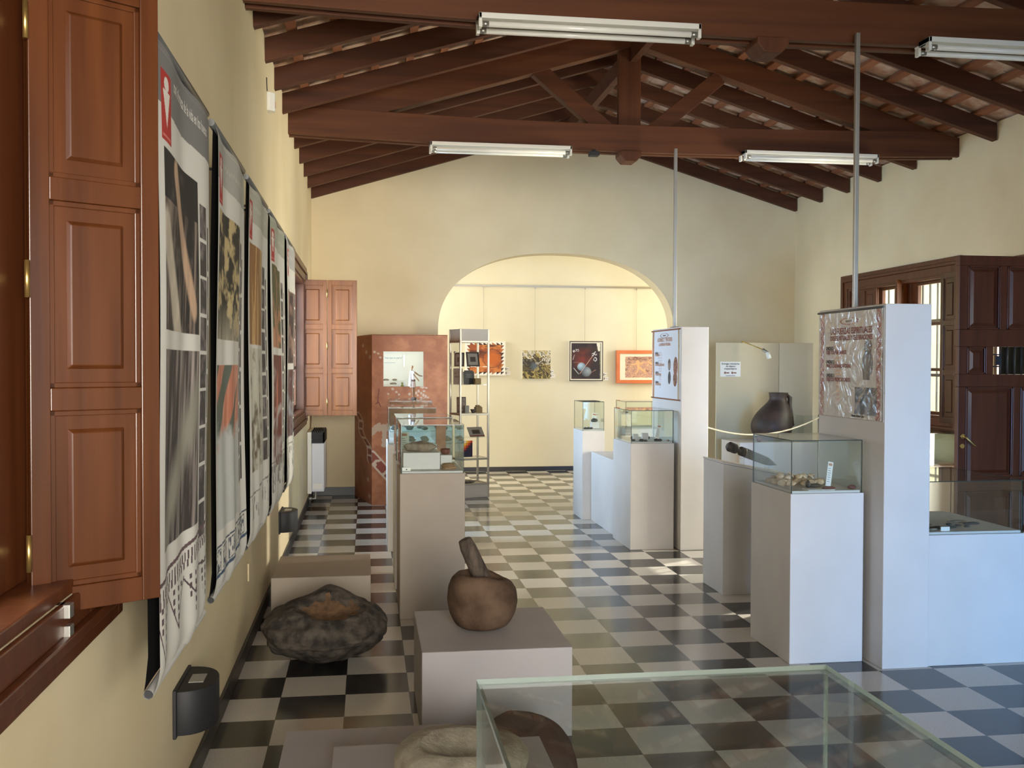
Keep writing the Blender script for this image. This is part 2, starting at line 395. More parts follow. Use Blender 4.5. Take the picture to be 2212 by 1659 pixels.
# arch wall
def arch_wall():
    cx, a, zs, b, n = 2.3135, 1.467, 1.95, .968, 2.3
    arc = []
    for i in range(49):
        t = PI-PI*i/48; ct, st = math.cos(t), math.sin(t)
        arc.append((cx+a*math.copysign(abs(ct)**(2/n), ct), zs+b*abs(st)**(2/n)))
    m = MB(); y0, y1 = YB, YB+.27
    def quad(p): m.add([(x, y0, z) for x, z in p]+[(x, y1, z) for x, z in p], [(0, 1, 2, 3), (7, 6, 5, 4)])
    def top(x): return 3.62+.30*(2.99-abs(x-XC))+.1
    quad([(XL-.34, 0), (arc[0][0], 0), (arc[0][0], zs), (XL-.34, zs)])
    quad([(arc[-1][0], 0), (XR+.34, 0), (XR+.34, zs), (arc[-1][0], zs)])
    quad([(XL-.34, zs), (arc[0][0], zs), (arc[0][0], top(arc[0][0])), (XL-.34, top(XL-.34))])
    quad([(arc[-1][0], zs), (XR+.34, zs), (XR+.34, top(XR+.34)), (arc[-1][0], top(arc[-1][0]))])
    for p, q in zip(arc[:-1], arc[1:]): quad([p, q, (q[0], top(q[0])), (p[0], top(p[0]))])
    path = [(arc[0][0], 0)]+arc+[(arc[-1][0], 0)]
    k = len(path)
    m.add([(x, y0, z) for x, z in path]+[(x, y1, z) for x, z in path], [(i, k+i, k+i+1, i+1) for i in range(k-1)], 0, True)
    o = m.build('wall_back', M_wall)
    return struct(o)
arch_wall()
# gallery
m = MB(); m.box(GX0-.2, GX1+.2, GY, GY+.2, 0, 4.2); struct(m.build('wall_far', M_wall2))
m = MB(); m.box(GX0-.2, GX0, YB+.27, GY, 0, 1.2); m.box(GX0-.2, GX0, YB+.27, GY, 3.4, 4.2); m.box(GX0-.2, GX0, YB+.27, 12.5, 1.2, 3.4); m.box(GX0-.2, GX0, 14.1, GY, 1.2, 3.4); struct(m.build('wall_far_left', M_wall2))
m = MB(); m.box(GX1, GX1+.2, YB+.27, GY, 0, 1.2); m.box(GX1, GX1+.2, YB+.27, GY, 3.4, 4.2); m.box(GX1, GX1+.2, YB+.27, 12.5, 1.2, 3.4); m.box(GX1, GX1+.2, 14.1, GY, 1.2, 3.4); struct(m.build('wall_far_right', M_wall2))
m = MB(); m.box(GX0-.2, XL-.34, YB, YB+.27, 0, 4.2); m.box(XR+.34, GX1+.2, YB, YB+.27, 0, 4.2); struct(m.build('wall_far_front', M_wall2))
m = MB(); m.box(GX0-.2, GX1+.2, YB+.1, GY+.2, 4.1, 4.3); struct(m.build('ceiling_far', M_wall2))
# skirtings
def skirt(name, boxes):
    m = MB()
    for b in boxes: m.box(*b)
    struct(m.build(name, M_black, bev=.003))
skirt('baseboard_left', [(XL, XL+.014, YF, YB, 0, .09)])
skirt('baseboard_right', [(XR-.014, XR, 7.95, YB, 0, .09), (XR-.014, XR, YF, 7.0, 0, .09)])
skirt('baseboard_back', [(XL+.014, .845, YB-.014, YB, 0, .1), (3.785, XR-.014, YB-.014, YB, 0, .1)])
skirt('baseboard_far', [(GX0, GX1, GY-.014, GY, 0, .062)])

# ------------------------------------------------------------------ roof: deck, battens, rafters
def slope_z(x, z0=ZE): return z0+.30*(2.995-abs(x-XC))
roof = struct_empty('ceiling', (0, 0, 0))
def deck():
    m = MB(); t0 = .185
    # clay tiles laid as staggered courses on both slopes
    for sgn in (-1, 1):
        xs = [i*.25 for i in range(15)]
        for i in range(len(xs)-1):
            xa, xb = XC+sgn*xs[i], XC+sgn*xs[i+1]
            y = YF-.3; k = 0
            while y < YB:
                y2 = min(y+.6, YB)
                za, zb = slope_z(xa)+t0+.004*((i+k) % 2), slope_z(xb)+t0+.004*((i+k) % 2)
                v = [(xa, y, za), (xb, y, zb), (xb, y2, zb), (xa, y2, za)]
                v += [(p[0], p[1], p[2]+.03) for p in v]
                m.hexa(v); y = y2; k += 1
    return part('roof_tiles', m, M_tile, roof)
deck()
RAFT_Y = [11.93, 11.22, 10.55, 9.86, 9.18, 7.91, 7.24, 6.58, 5.92, 4.7, 4.0, 3.3, 2.6, 1.9, 1.2, .5, -.2, -.9, -1.6]
for sgn in (-1, 1):
    for Y in RAFT_Y:
        xw = XC+sgn*3.005
        m = MB(); z0, z1 = slope_z(xw), slope_z(XC)
        m.hexa([(xw, Y, z0), (XC, Y, z1), (XC, Y+.065, z1), (xw, Y+.065, z0), (xw, Y, z0+.15), (XC, Y, z1+.15), (XC, Y+.065, z1+.15), (xw, Y+.065, z0+.15)])
        part('rafter', m, M_raft, roof, .004)
    for i in range(11):
        x = XC+sgn*(.12+i*.27); z = slope_z(x)+.15
        m = MB(); m.hexa([(x-.03, YF, z+.009*sgn), (x+.03, YF, z-.009*sgn), (x+.03, YB, z-.009*sgn), (x-.03, YB, z+.009*sgn),
                          (x-.03, YF, z+.035), (x+.03, YF, z+.035), (x+.03, YB, z+.035), (x-.03, YB, z+.035)])
        part('batten', m, M_batt, roof)
m = MB(); m.box(XC-.07, XC-.005, YF, YB, 4.21, 4.36); part('ridge_beam', m, M_raft, roof, .004)

# roof trusses
def truss(Y, label, full=True):
    t = thing('roof_truss', label, 'roof truss', (XC, Y, 3.4), 'dark roof trusses')
    zb = 3.475; h = .235; n = 24
    def sag(x): return -.06*(1-((x-XC)/3.0)**2)
    # two planks with a slot between them
    for y0, y1 in ((Y, Y+.05), (Y+.11, Y+.16)):
        m = MB(); vs = []; fs = []
        for i in range(n+1):
            x = XL+(XR-XL)*i/n; z = zb+sag(x); zt = min(z+h, slope_z(x)+.15)
            vs += [(x, y0, z), (x, y1, z), (x, y1, zt), (x, y0, zt)]
        for i in range(n):
            a, b = i*4, i*4+4
            for k in range(4): fs.append((a+k, b+k, b+(k+1) % 4, a+(k+1) % 4))
        fs += [(0, 3, 2, 1), (n*4, n*4+1, n*4+2, n*4+3)]
        m.add(vs, [f[::-1] for f in fs]); part('tie_plank', m, M_beam_x, t, .004)
    xk = 2.275
    m = MB(); m.box(xk-.1, xk+.1, Y+.0505, Y+.1095, 3.43, 4.45); part('king_post', m, M_beam_z, t, .005)
    m = MB(); P = [(xk-.095, 3.425), (xk-.095, 3.385), (xk-.05, 3.335), (xk+.05, 3.335), (xk+.095, 3.385), (xk+.095, 3.425)]
    m.prism(P[::-1], Y-.015, Y+.175, 'y'); part('pendant', m, M_beam_z, t, .006)
    def bar(a, b, w, y0, y1, name):
        a = Vector((a[0], 0, a[1])); b = Vector((b[0], 0, b[1])); d = (b-a).normalized(); q = Vector((-d.z, 0, d.x))*w/2
        m = MB(); v = [a-q, b-q, b+q, a+q]
        m.add([(p.x, y0, p.z) for p in v]+[(p.x, y1, p.z) for p in v], [(0, 1, 2, 3), (7, 6, 5, 4), (0, 4, 5, 1), (1, 5, 6, 2), (2, 6, 7, 3), (3, 7, 4, 0)])
        part(name, m, M_beam_x, t, .004)
    for s in (-1, 1):
        bar((xk+s*.82, 4.11), (xk+s*.17, 3.58), .135, Y+.03, Y+.13, 'strut')
        x0 = XC+s*2.85
        bar((x0, slope_z(x0)+.04), (XC+s*.05, slope_z(XC)+.04), .20, Y+.02, Y+.14, 'principal_rafter')
    return t
truss(5.42, 'dark roof truss nearest the viewer, across the top of the picture')
truss(8.48, 'dark roof truss in full view with king post and two struts, halfway to the arch')

# ------------------------------------------------------------------ fluorescent lamps under the trusses
def lamp(x0, x1, y, z, label):
    t = thing('fluorescent_lamp', label, 'ceiling lamp', ((x0+x1)/2, y, z), 'twin tube lamps under the tie beams')
    m = MB(); m.box(x0, x1, y-.072, y+.045, z-.03, z); m.box(x0, x0+.018, y-.072, y+.085, z-.03, z); m.box(x1-.018, x1, y-.072, y+.085, z-.03, z); m.box(x0+.018, x1-.018, y+.045, y+.06, z-.022, z)
    for dy in (-.05, .062):
        for xe in (x0, x1-.018): m.box(xe, xe+.018, y+dy-.02, y+dy+.02, z-.078, z-.03)
    part('tray', m, M_lampwhite, t, .003)
    for dy in (-.05, .062):
        m = MB(); m.tube([(x0+.018, y+dy, z-.056), (x1-.018, y+dy, z-.056)], .0165, 12); o = part('tube', m, M_tubewhite, t)
        for xa, xb in ((x0+.02, x0+.055), (x1-.055, x1-.02)):
            m = MB(); m.tube([(xa, y+dy, z-.056), (xb, y+dy, z-.056)], .0172, 12)
            part('tube_cap', m, M_steel, o, world=False).location = -Vector(t.location)
zl = 3.44
lamp(.59, 1.82, 5.38, zl, 'twin tube lamp under the near truss, left of its wooden pendant')
lamp(3.165, 4.40, 5.38, zl, 'twin tube lamp under the near truss, cut off by the right edge of the picture')
lamp(.525, 1.735, 8.46, zl-.01, 'smaller looking twin tube lamp under the far truss, left of the king post')
lamp(3.28, 4.53, 8.46, zl+.01, 'smaller looking twin tube lamp under the far truss, right of the king post')
def post(x, y, z0, z1, w, label):
    m = MB(); m.box(x-w/2, x+w/2, y-w/2, y+w/2, z0, z1); m.box(x-w*1.2, x+w*1.2, y-w*1.2, y+w*1.2, z0, z0+.012)
    tag(m.build('conduit_post', M_alu, bev=.002, loc=(x, y, z0)), label, 'conduit', 'thin metal conduits from pillar to beam')
post(2.757, 5.36, 1.885, 3.452, .024, 'thin grey metal conduit rising from the near pillar to the near truss')
post(2.64, 8.36, 1.885, 3.43, .026, 'thin grey metal conduit rising from the far pillar to the far truss')
m = MB(); m.box(1.905, 1.99, 8.45, 8.53, 3.37, 3.405); m.box(1.93, 1.965, 8.47, 8.51, 3.40, 3.425)
tag(m.build('junction_box', M_blk, bev=.004, loc=(1.95, 8.49, 3.37)), 'small black box under the far truss, beside the left lamp', 'box')

# ------------------------------------------------------------------ windows, shutters, door
def panel_leaf(mb, w, z0, z1, rows, th=.03, st=.045, rail=.055, cols=1, mat=0, M=None, both=True):
    """panelled leaf: local x 0..w, y 0..th (face at y=0), z0..z1; rows = list of (za, zb) panel openings"""
    xs = [st+(w-st)*c/cols-(st if c else 0)*0 for c in range(cols)]
    cw = (w-st*(cols+1))/cols
    mb.box(0, w, th*.35, th*.65, z0, z1, mat, M)
    for c in range(cols+1):
        x = c*(cw+st); mb.box(x, x+st, 0, th, z0, z1, mat, M)
    edges = [z0]+[q for r in rows for q in r]+[z1]
    for i in range(0, len(edges), 2):
        for c in range(cols):
            x = st+c*(cw+st); mb.box(x, x+cw, .0005, th-.0005, edges[i], edges[i+1], mat, M)
    for (za, zb) in rows:
        for c in range(cols):
            x = st+c*(cw+st); g = .012; k = .03
            for y0, ys in ((th*.35, 1), (th*.65, -1)):
                yo = y0-ys*.0085; yb = y0-ys*.001
                # moulding bead round the opening
                for (a, b, cc, d) in ((x, x+g, za, zb), (x+cw-g, x+cw, za, zb), (x, x+cw, za, za+g), (x, x+cw, zb-g, zb)):
                    mb.box(a, b, min(yb, yo+ys*.004), max(yb, yo+ys*.004), cc, d, mat, M)
                # raised field with sloping margins
                k = .008; xa, xb2, z_a, z_b = x+g+.026, x+cw-g-.026, za+g+.03, zb-g-.03
                v = [(xa, yb, z_a), (xb2, yb, z_a), (xb2, yb, z_b), (xa, yb, z_b), (xa+k, yo, z_a+k), (xb2-k, yo, z_a+k), (xb2-k, yo, z_b-k), (xa+k, yo, z_b-k)]
                fs = [(4, 5, 6, 7), (0, 1, 5, 4), (1, 2, 6, 5), (2, 3, 7, 6), (3, 0, 4, 7)]
                mb.add(v, fs if ys > 0 else [f[::-1] for f in fs], mat, False, M)

def window(name, xw, out, hole, bars=True, frame_ext=.15, far_ext=None):
    """window in a side wall: xw wall face, out = -1 for the left wall, +1 for the right wall"""
    y0, y1, z0, z1 = hole
    w = struct_empty(name, (xw, (y0+y1)/2, z0))
    def bx(m, xa, xb, *r): m.box(min(xw+out*xa, xw+out*xb), max(xw+out*xa, xw+out*xb), *r)
    m = MB(); e = frame_ext
    # stepped trim on the wall face and lining of the opening
    fx = (far_ext or e)-e      # extra width of the flat jamb on the far side
    for (d, a, b) in ((-.018, e, e-.045), (-.03, e-.045, e-.075), (-.014, e-.075, 0)):
        yb_, ya_ = (y1+b+fx if b else y1), y1+a+fx
        bx(m, d, .0, y0-a, y0-b, z0-a*.9, z1+a); bx(m, d, .0, yb_, ya_, z0-a*.9, z1+a)
        bx(m, d, .0, y0-b, yb_, z1+b, z1+a); bx(m, d, .0, y0-b, yb_, z0-a*.9, z0-b*.9)
    bx(m, 0, .2, y0, y0+.03, z0, z1); bx(m, 0, .2, y1-.03, y1, z0, z1); bx(m, 0, .2, y0+.03, y1-.03, z1-.03, z1); bx(m, 0, .2, y0+.03, y1-.03, z0, z0+.03)
    part('frame', m, M_shut_d, w, .004)
    return w, bx
def casements(w, bx, y0, y1, z0, z1, n=2, depth=.08, st=.055):
    cw = (y1-y0)/n
    for i in range(n):
        a, b = y0+i*cw, y0+(i+1)*cw; m = MB()
        bx(m, depth, depth+.04, a+.002, a+st, z0, z1); bx(m, depth, depth+.04, b-st, b-.002, z0, z1)
        hz = (z1-z0)
        for k in range(4):
            z = z0+(hz-.05)*k/3; bx(m, depth+.002, depth+.038, a+st, b-st, z, z+.05 if k in (0, 3) else z+.03)
        c = part('casement', m, M_shut_d, w, .003)
        g = MB(); bx(g, depth+.018, depth+.022, a+st-.004, b-st+.004, z0+.045, z1-.045)
        g.build('glass', M_pane, c, world=False).location = -Vector(w.location)
def grille(w, bx, y0, y1, z0, z1, depth=.26):
    m = MB(); x = .0
    n = int((y1-y0)/.13)
    for i in range(1, n): bx(m, depth, depth+.014, y0+(y1-y0)*i/n-.007, y0+(y1-y0)*i/n+.007, z0, z1)
    for z in (z0+.3*(z1-z0), z0+.7*(z1-z0)): bx(m, depth-.006, depth, y0, y1, z-.015, z+.015)
    part('iron_grille', m, M_blk, w)
ROWS = [(1.075, 1.455), (1.505, 1.895), (1.945, 2.375)]
def shutter_leaf(w, hinge, ang, width, M_leaf, z0=1.02, z1=2.44, off=(0, 0), hinges=(1.16, 1.75, 2.3), hside=-1):
    m = MB(); rows = [(z0+.055, z0+.445), (z0+.495, z0+.905), (z0+.955, z1-.055)]
    Mx = T(hinge[0], hinge[1], 0, 0, 0, ang) @ Matrix.Translation((off[0], off[1], 0))
    panel_leaf(m, width, z0, z1, rows, .032, .042, .05, 1, 0, Mx)
    o = part('shutter_leaf', m, M_leaf, w, .003)
    hb = MB()
    for z in hinges: hb.tube([tuple(Mx @ Vector((-.006, hside*.004, z-.04))), tuple(Mx @ Vector((-.006, hside*.004, z+.04)))], .006, 8)
    ho = hb.build('hinge', M_brass, o, world=False); ho.location = -Vector(w.location)
    return o
# near left window with its folded pair of shutter leaves
w1, bx1 = window('window_1', XL, -1, WIN1, True, .15, .29)
casements(w1, bx1, WIN1[0]+.03, WIN1[1]-.03, WIN1[2]+.03, WIN1[3]-.03, 2, .10, .24)
grille(w1, bx1, WIN1[0], WIN1[1], WIN1[2], WIN1[3])
a1 = math.atan2(.15, .22)
shutter_leaf(w1, (-.715, 2.268), a1, .285, M_shut)
shutter_leaf(w1, (-.715, 2.268), a1, .285, M_shut_d, off=(.012, .036))
m = MB()
for z in (.985, 1.03): m.box(XL-.012, XL-.004+.03, 2.205, 2.235, z, z+.03)
part('bolt', m, M_steel, w1, .002)
# far left window
w2, bx2 = window('window_2', XL, -1, WIN2)
casements(w2, bx2, WIN2[0]+.03, WIN2[1]-.03, WIN2[2]+.03, WIN2[3]-.03)
grille(w2, bx2, WIN2[0], WIN2[1], WIN2[2], WIN2[3])
shutter_leaf(w2, (-.712, 10.62), .005, .302, M_shut_lit)
shutter_leaf(w2, (-.405, 10.622), -.01, .302, M_shut_lit)
# right window
w3, bx3 = window('window_3', XR, 1, WIN3)
casements(w3, bx3, WIN3[0]+.03, WIN3[1]-.03, WIN3[2]+.03, WIN3[3]-.03, 4, .1)
grille(w3, bx3, WIN3[0], WIN3[1], WIN3[2], WIN3[3])
# sashes of the right window are partly shuttered
for o in list(w3.children):
    if o.name.startswith('casement'):
        for c in list(o.children): bpy.data.objects.remove(c)
        bpy.data.objects.remove(o)
def sash(a, b, st):
    m = MB(); z0, z1 = WIN3[2]+.03, WIN3[3]-.03; d0, d1 = .08, .12
    bx3(m, d0, d1, a, a+st, z0, z1); bx3(m, d0, d1, b-st, b, z0, z1)
    for z, h in ((z0, .03), (z0+.42, .03), (z0+.865, .03), (z1-.03, .03)): bx3(m, d0+.002, d1-.002, a+st, b-st, z, z+h)
    c = part('casement', m, M_shut_d, w3, .003)
    g = MB(); bx3(g, d0+.018, d0+.022, a+st-.004, b-st+.004, z0+.02, z1-.02)
    g.build('glass', M_pane, c, world=False).location = -Vector(w3.location)
sash(8.70, 9.40, .12); sash(9.60, 10.09, .115)
m = MB(); bx3(m, .075, .125, 8.56, 8.70, WIN3[2], WIN3[3]); bx3(m, .075, .125, 9.40, 9.60, WIN3[2], WIN3[3]); part('mullion', m, M_shut_d, w3, .003)
def leaf3(y0, x, width, ang, M_leaf=M_shut_d):
    m = MB(); z0, z1 = 1.03, 2.43
    panel_leaf(m, width, z0, z1, [(z0+.055, z0+.445), (z0+.495, z0+.905), (z0+.955, z1-.055)], .03, .05, .05, 1, 0, T(x, y0, 0, 0, 0, ang))
    part('shutter_leaf', m, M_leaf, w3, .003)
leaf3(9.985, XR+.045, .297, PI/2); leaf3(10.283, XR+.045, .297, PI/2)
leaf3(9.45, XR-.045, .118, 0, M_shut_lit); leaf3(8.42, XR-.002, .28, PI/2, M_shut)  # the narrow leaf's sunlit glow is carried by its brighter wood colour

# door leaf standing open into the room
def door():
    d = struct_empty('door_1', (5.36, 7.02, 0))
    m = MB(); x0, x1, y0, y1 = 4.435, 5.355, 6.99, 7.035
    Mx = T(x0, y0, 0)
    def rowpanels(za, zb, cols):
        for (a, b) in cols:
            g = .016; k = .035
            m.box(a, b, .014, .031, za, zb, 0, Mx)
            for (p, q, r, s) in ((a, a+g, za, zb), (b-g, b, za, zb), (a, b, za, za+g), (a, b, zb-g, zb)): m.box(p, q, -.004, .049, r, s, 0, Mx)
            k = .022; A, B, Za, Zb = a+g+.012, b-g-.012, za+g+.012, zb-g-.012
            for yb, yo, sg in ((.014, .003, 1), (.031, .042, -1)):
                v = [(A, yb, Za), (B, yb, Za), (B, yb, Zb), (A, yb, Zb), (A+k, yo, Za+k), (B-k, yo, Za+k), (B-k, yo, Zb-k), (A+k, yo, Zb-k)]
                fs = [(4, 5, 6, 7), (0, 1, 5, 4), (1, 2, 6, 5), (2, 3, 7, 6), (3, 0, 4, 7)]
                m.add(v, fs if sg > 0 else [f[::-1] for f in fs], 0, False, Mx)
    w = x1-x0; top = [(.07, .335), (.395, .60), (.66, w-.06)]; mid = [(.07, .225), (w-.225, w-.07)]; low = [(.062, .455), (.515, w-.06)]
    rows = [(.30, .61, low), (.72, 1.405, low), (1.50, 1.71, mid), (1.84, 2.325, top)]
    z = 0
    for za, zb, cols in rows:
        m.box(0, w, 0, .045, z, za, 0, Mx); x = 0
        cc = sorted(cols+([(.285, w-.285)] if cols is mid else []))
        for a, b in cc: m.box(x, a, 0, .045, za, zb, 0, Mx); x = b
        m.box(x, w, 0, .045, za, zb, 0, Mx); rowpanels(za, zb, cols); z = zb
    m.box(0, w, 0, .045, z, 2.40, 0, Mx)
    part('door_leaf', m, M_door, d, .003)
    g = MB(); g.box(.285, w-.285, .018, .024, 1.50, 1.71, 0, Mx); part('glass', g, M_pane, d)
    g = MB()
    for i in range(5): g.tube([tuple(Mx @ Vector((.345+i*.06, .008, 1.50))), tuple(Mx @ Vector((.345+i*.06, .008, 1.71)))], .006, 8)
    for zz in (1.56, 1.65): g.box(.285, .36, .004, .012, zz-.005, zz+.005, 0, Mx)
    g.box(.31, .355, .003, .013, 1.57, 1.64, 0, Mx)
    part('grille', g, M_blk, d)
    h = MB(); h.tube([(x0+.035, 6.99, 1.03), (x0+.035, 6.975, 1.03)], .017, 16); h.tube([(x0+.035, 6.975, 1.03), (x0+.035, 6.955, 1.03), (x0+.05, 6.945, 1.015), (x0+.105, 6.945, .965), (x0+.118, 6.945, .962)], [.007, .007, .007, .006, .009], 10)
    h.tube([(x0+.035, 6.99, .955), (x0+.035, 6.982, .955)], .018, 16)
    part('door_handle', h, M_brass, d)
    f = MB(); f.box(XR-.02, XR+.3, 7.04, 7.08, 0, 2.44); f.box(XR-.02, XR+.3, 7.86, 7.90, 0, 2.44); f.box(XR-.02, XR+.3, 7.04, 7.90, 2.42, 2.48)
    part('door_frame', f, M_shut_d, d, .003)
door()

# ------------------------------------------------------------------ outside the right-hand openings
gm = MB(); gm.box(XR+.36, 22, -12, 26, -.3, -.15); struct(gm.build('ground', noisy('lawn', srgb(96, 122, 48), srgb(140, 158, 74), (4, 4, 4), .9)))
M_leaf = noisy('green_leaves', srgb(96, 128, 38), srgb(156, 184, 74), (2, 2, 2), .55); M_bark = noisy('bark', srgb(96, 80, 62), srgb(128, 110, 88), (12, 12, 2), .9, .5)
def shrub(x, y, h, r, n, seed, label, hole=None):
    rnd = random.Random(seed); t = thing('shrub', label, 'shrub', (x, y, -.15), 'green shrubs outside the window')
    m = MB()
    for i in range(n):
        while True:
            p = Vector((rnd.uniform(-1, 1), rnd.uniform(-1, 1), rnd.uniform(-1, 1)))
            if p.length <= 1: break
        c = Vector((x+p.x*r, y+p.y*r, -.15+h*.56+p.z*h*.44)); s = rnd.uniform(.05, .10)
        R = Matrix.Rotation(rnd.uniform(0, 6.28), 3, 'Z') @ Matrix.Rotation(rnd.uniform(-1.2, 1.2), 3, 'X')
        q = [(-s*.45, 0, 0), (0, -s, .01), (s*.45, 0, 0), (0, s, .01)]
        m.add([c+R @ Vector(v) for v in q], [(0, 1, 2, 3)])
    part('foliage', m, M_leaf, t)
    k = MB()
    for i in range(5): k.tube([(x+.05*i-.1, y, -.15), (x+rnd.uniform(-.4, .4)*r, y+rnd.uniform(-.4, .4)*r, h*.5), (x+rnd.uniform(-.8, .8)*r, y+rnd.uniform(-.8, .8)*r, h*.85)], [.03, .022, .008], 6)
    part('stems', k, M_bark, t)
shrub(10.2, 14.2, 3.3, 1.4, 2600, 3, 'sunlit green shrub seen through the tall barred pane of the right window')
shrub(9.4, 17.2, 3.0, 1.2, 2000, 4, 'sunlit green shrub seen through the small pane above the near pillar')

# ------------------------------------------------------------------ hanging banners on the left wall
M_print_plain = pbr('banner_hem_cloth', srgb(206, 204, 198), .8); M_rod = pbr('grey_rod', srgb(92, 92, 90), .4, .4)
BH, BW = 1.61, .80
def strip(U, V, img, u0, u1, v0, v1, n, seed, dark):
    for i in range(n):
        a = v0+(v1-v0)*i/n; b = a+(v1-v0)/n*.9; mk = (U > u0) & (U < u1) & (V > a) & (V < b)
        t = fbm(U*14+seed, V*34+i*7, seed+i); put(img, mk, mixc(dark, dark*4+.05, (t-.45)*3.2))
def paint_banner(k):
    def f(U, V):
        img = np.ones(U.shape+(3,))*C(222, 219, 210)
        W_ = fbm(U*3+k, V*2, k)*.01
        head = [C(128, 126, 124), C(178, 178, 168), C(188, 187, 174), C(176, 178, 162), C(182, 180, 176)][k]
        put(img, (V < .10+W_), head); put(img, V < .022, head*1.25)
        put(img, (U > .05) & (U < .20) & (V > .048) & (V < .155), C(182, 54, 48))
        bust = (np.hypot((U-.125)/.034, (V-.066)/.011) < 1) | ((np.abs(U-.125) < .05-(V-.078)*.9) & (V > .076) & (V < .134))
        put(img, bust, C(232, 224, 214))
        put(img, (np.abs(V-.147) < .0025) & (np.abs(U-.125) < .06), C(214, 120, 112))
        if k == 1 or k == 2 or k == 3 or k == 4: put(img, (np.abs(V-.062-.004*np.sin(U*90)) < .004) & (U > .26) & (U < .92) & (np.sin(U*120) > -.3), head*1.28)
        t1 = fbm(U*9, V*22, 11+k, 5); t2 = fbm(U*22+V*6, V*5, 31+k, 5); t3 = fbm(U*5-V*9, V*16+U*4, 51+k, 5)
        A = (U > .07) & (U < .71); sh = .004
        pal = [((C(38, 34, 34), C(150, 128, 112)), (C(58, 50, 48), C(172, 160, 152))),
               ((C(44, 40, 32), C(196, 176, 128)), (C(168, 96, 74), C(188, 190, 184))),
               ((C(150, 104, 58), C(214, 178, 120)), (C(110, 96, 74), C(208, 204, 186))),
               ((C(92, 88, 52), C(196, 140, 104)), (C(120, 62, 48), C(190, 176, 170))),
               ((C(70, 52, 50), C(160, 128, 112)), (C(92, 56, 50), C(150, 150, 156)))][k]
        top = A & (V > .165) & (V < .445); bot = A & (V > .475) & (V < .79)
        if k == 0:
            p = mixc(pal[0][0], C(96, 86, 78), (t1-.55)*4)
            p = mixc(p, C(150, 132, 118), (t2-.52)*5*(V > .24))
            d = seg(U, V, (.30, .185), (.62, .40), 2.); p = mixc(p, C(196, 164, 136)*(.7+.6*t2[..., None]), (.055-d)*40)
            d = seg(U, V, (.10, .29), (.36, .46), 2.); p = mixc(p, C(206, 194, 174)*(.65+.6*t1[..., None]), (.085-d)*30)
            put(img, top, p)
            q = mixc(pal[1][0], pal[1][1], (t2-.4)*3.2)
            d = seg(U, V, (.08, .78), (.68, .56), 2.); q = mixc(q, C(150, 146, 132), (.11-d)*12); put(img, bot, q)
        elif k == 1:
            p = mixc(pal[0][0], pal[0][1], (t1-.47)*9); p = mixc(p, C(186, 176, 152), (V-.36)*14*(t2)); put(img, top & (V < .5), p)
            q = mixc(C(196, 120, 92), C(226, 168, 142), (t2-.4)*3); q = mixc(q, C(96, 104, 92), (np.sin(U*16+V*40)*.4+.35-U)*6)
            q = mixc(q, C(196, 198, 192), ((V-.62)*9+t3-.7)*3); put(img, A & (V > .50) & (V < .86), q)
        elif k == 2:
            p = mixc(pal[0][0], pal[0][1], (t2-.4)*4); put(img, top, p)
            q = mixc(pal[1][1], pal[1][0], (t1-.5)*5+(V-.6)*1.2); put(img, A & (V > .455) & (V < .80), q)
        elif k == 3:
            p = mixc(pal[0][0], pal[0][1], (t1-.42)*4+(V-.3)*4); put(img, top, p)
            q = mixc(pal[1][0], pal[1][1], (t3-.5)*5+(V-.7)*3); q = mixc(q, C(206, 120, 86), (.13-np.hypot((U-.4), (V-.60)*1.3))*12); put(img, A & (V > .47) & (V < .86), q)
        else:
            p = mixc(pal[0][0], pal[0][1], (t1-.45)*4); put(img, A & (V > .20) & (V < .5), p)
            q = mixc(pal[1][0], pal[1][1], (t3-.45)*4); put(img, A & (V > .52) & (V < .80), q)
        strip(U, V, img, .735, .865, .20, .80 if k else .83, 9, 5+k, C(66, 60, 58))
        strip(U, V, img, .885, .925, .235, .80, 6, 9+k, C(70, 66, 62))
        ln = C(92, 72, 76)
        if k == 0:
            bc = .835-.035*U; put(img, np.abs(V-bc) < .0035, C(104, 80, 84))
            for r, (o, hh, fr) in enumerate(((.012, .008, 64), (.026, .007, 56))):
                put(img, (np.abs(V-bc-o-.006) < hh) & (np.sin(U*fr*2.6) > .25), ln)
            for i in range(4):
                u0, u1 = i*.26-.04, i*.26+.22; mid = (u0+u1)/2; vb = .955-.035*U
                for a, b in (((u0, .872), (mid, .968-.03*i)), ((mid, .968-.03*i), (u1, .868))):
                    put(img, seg(U, V, a, b, 2.) < .0042, ln)
                for j in range(5):
                    hw = .10*(1-j/5.); v0 = .875+j*.016
                    put(img, (np.abs(U-mid) < hw) & (np.abs(V-v0) < .005) & (np.sin((U-mid)*90) > .3), ln)
        if k == 1:
            bc = .895-.02*U; put(img, np.abs(V-bc) < .002, C(66, 76, 92)); put(img, np.abs(V-bc-.062) < .004, C(66, 88, 112))
            for i in range(6):
                u0 = .03+i*.16
                fr_ = (np.abs(U-u0-.06) < .062) & (np.abs(V-bc-.031) < .024); inn = (np.abs(U-u0-.06) < .054) & (np.abs(V-bc-.031) < .0215)
                put(img, fr_ & ~inn, C(70, 78, 92)); put(img, inn & (fbm(U*60, V*90, i, 2) > .56), C(88, 94, 104))
        if k >= 2:
            bc = .83+.03*(k == 2)-.01*U; put(img, np.abs(V-bc) < .0022, C(140, 136, 128))
            put(img, (V > bc+.01) & (V < .93) & (fbm(U*34+V*8, V*20, 71+k, 2) > .63), C(150, 146, 142))
        return img
    return f
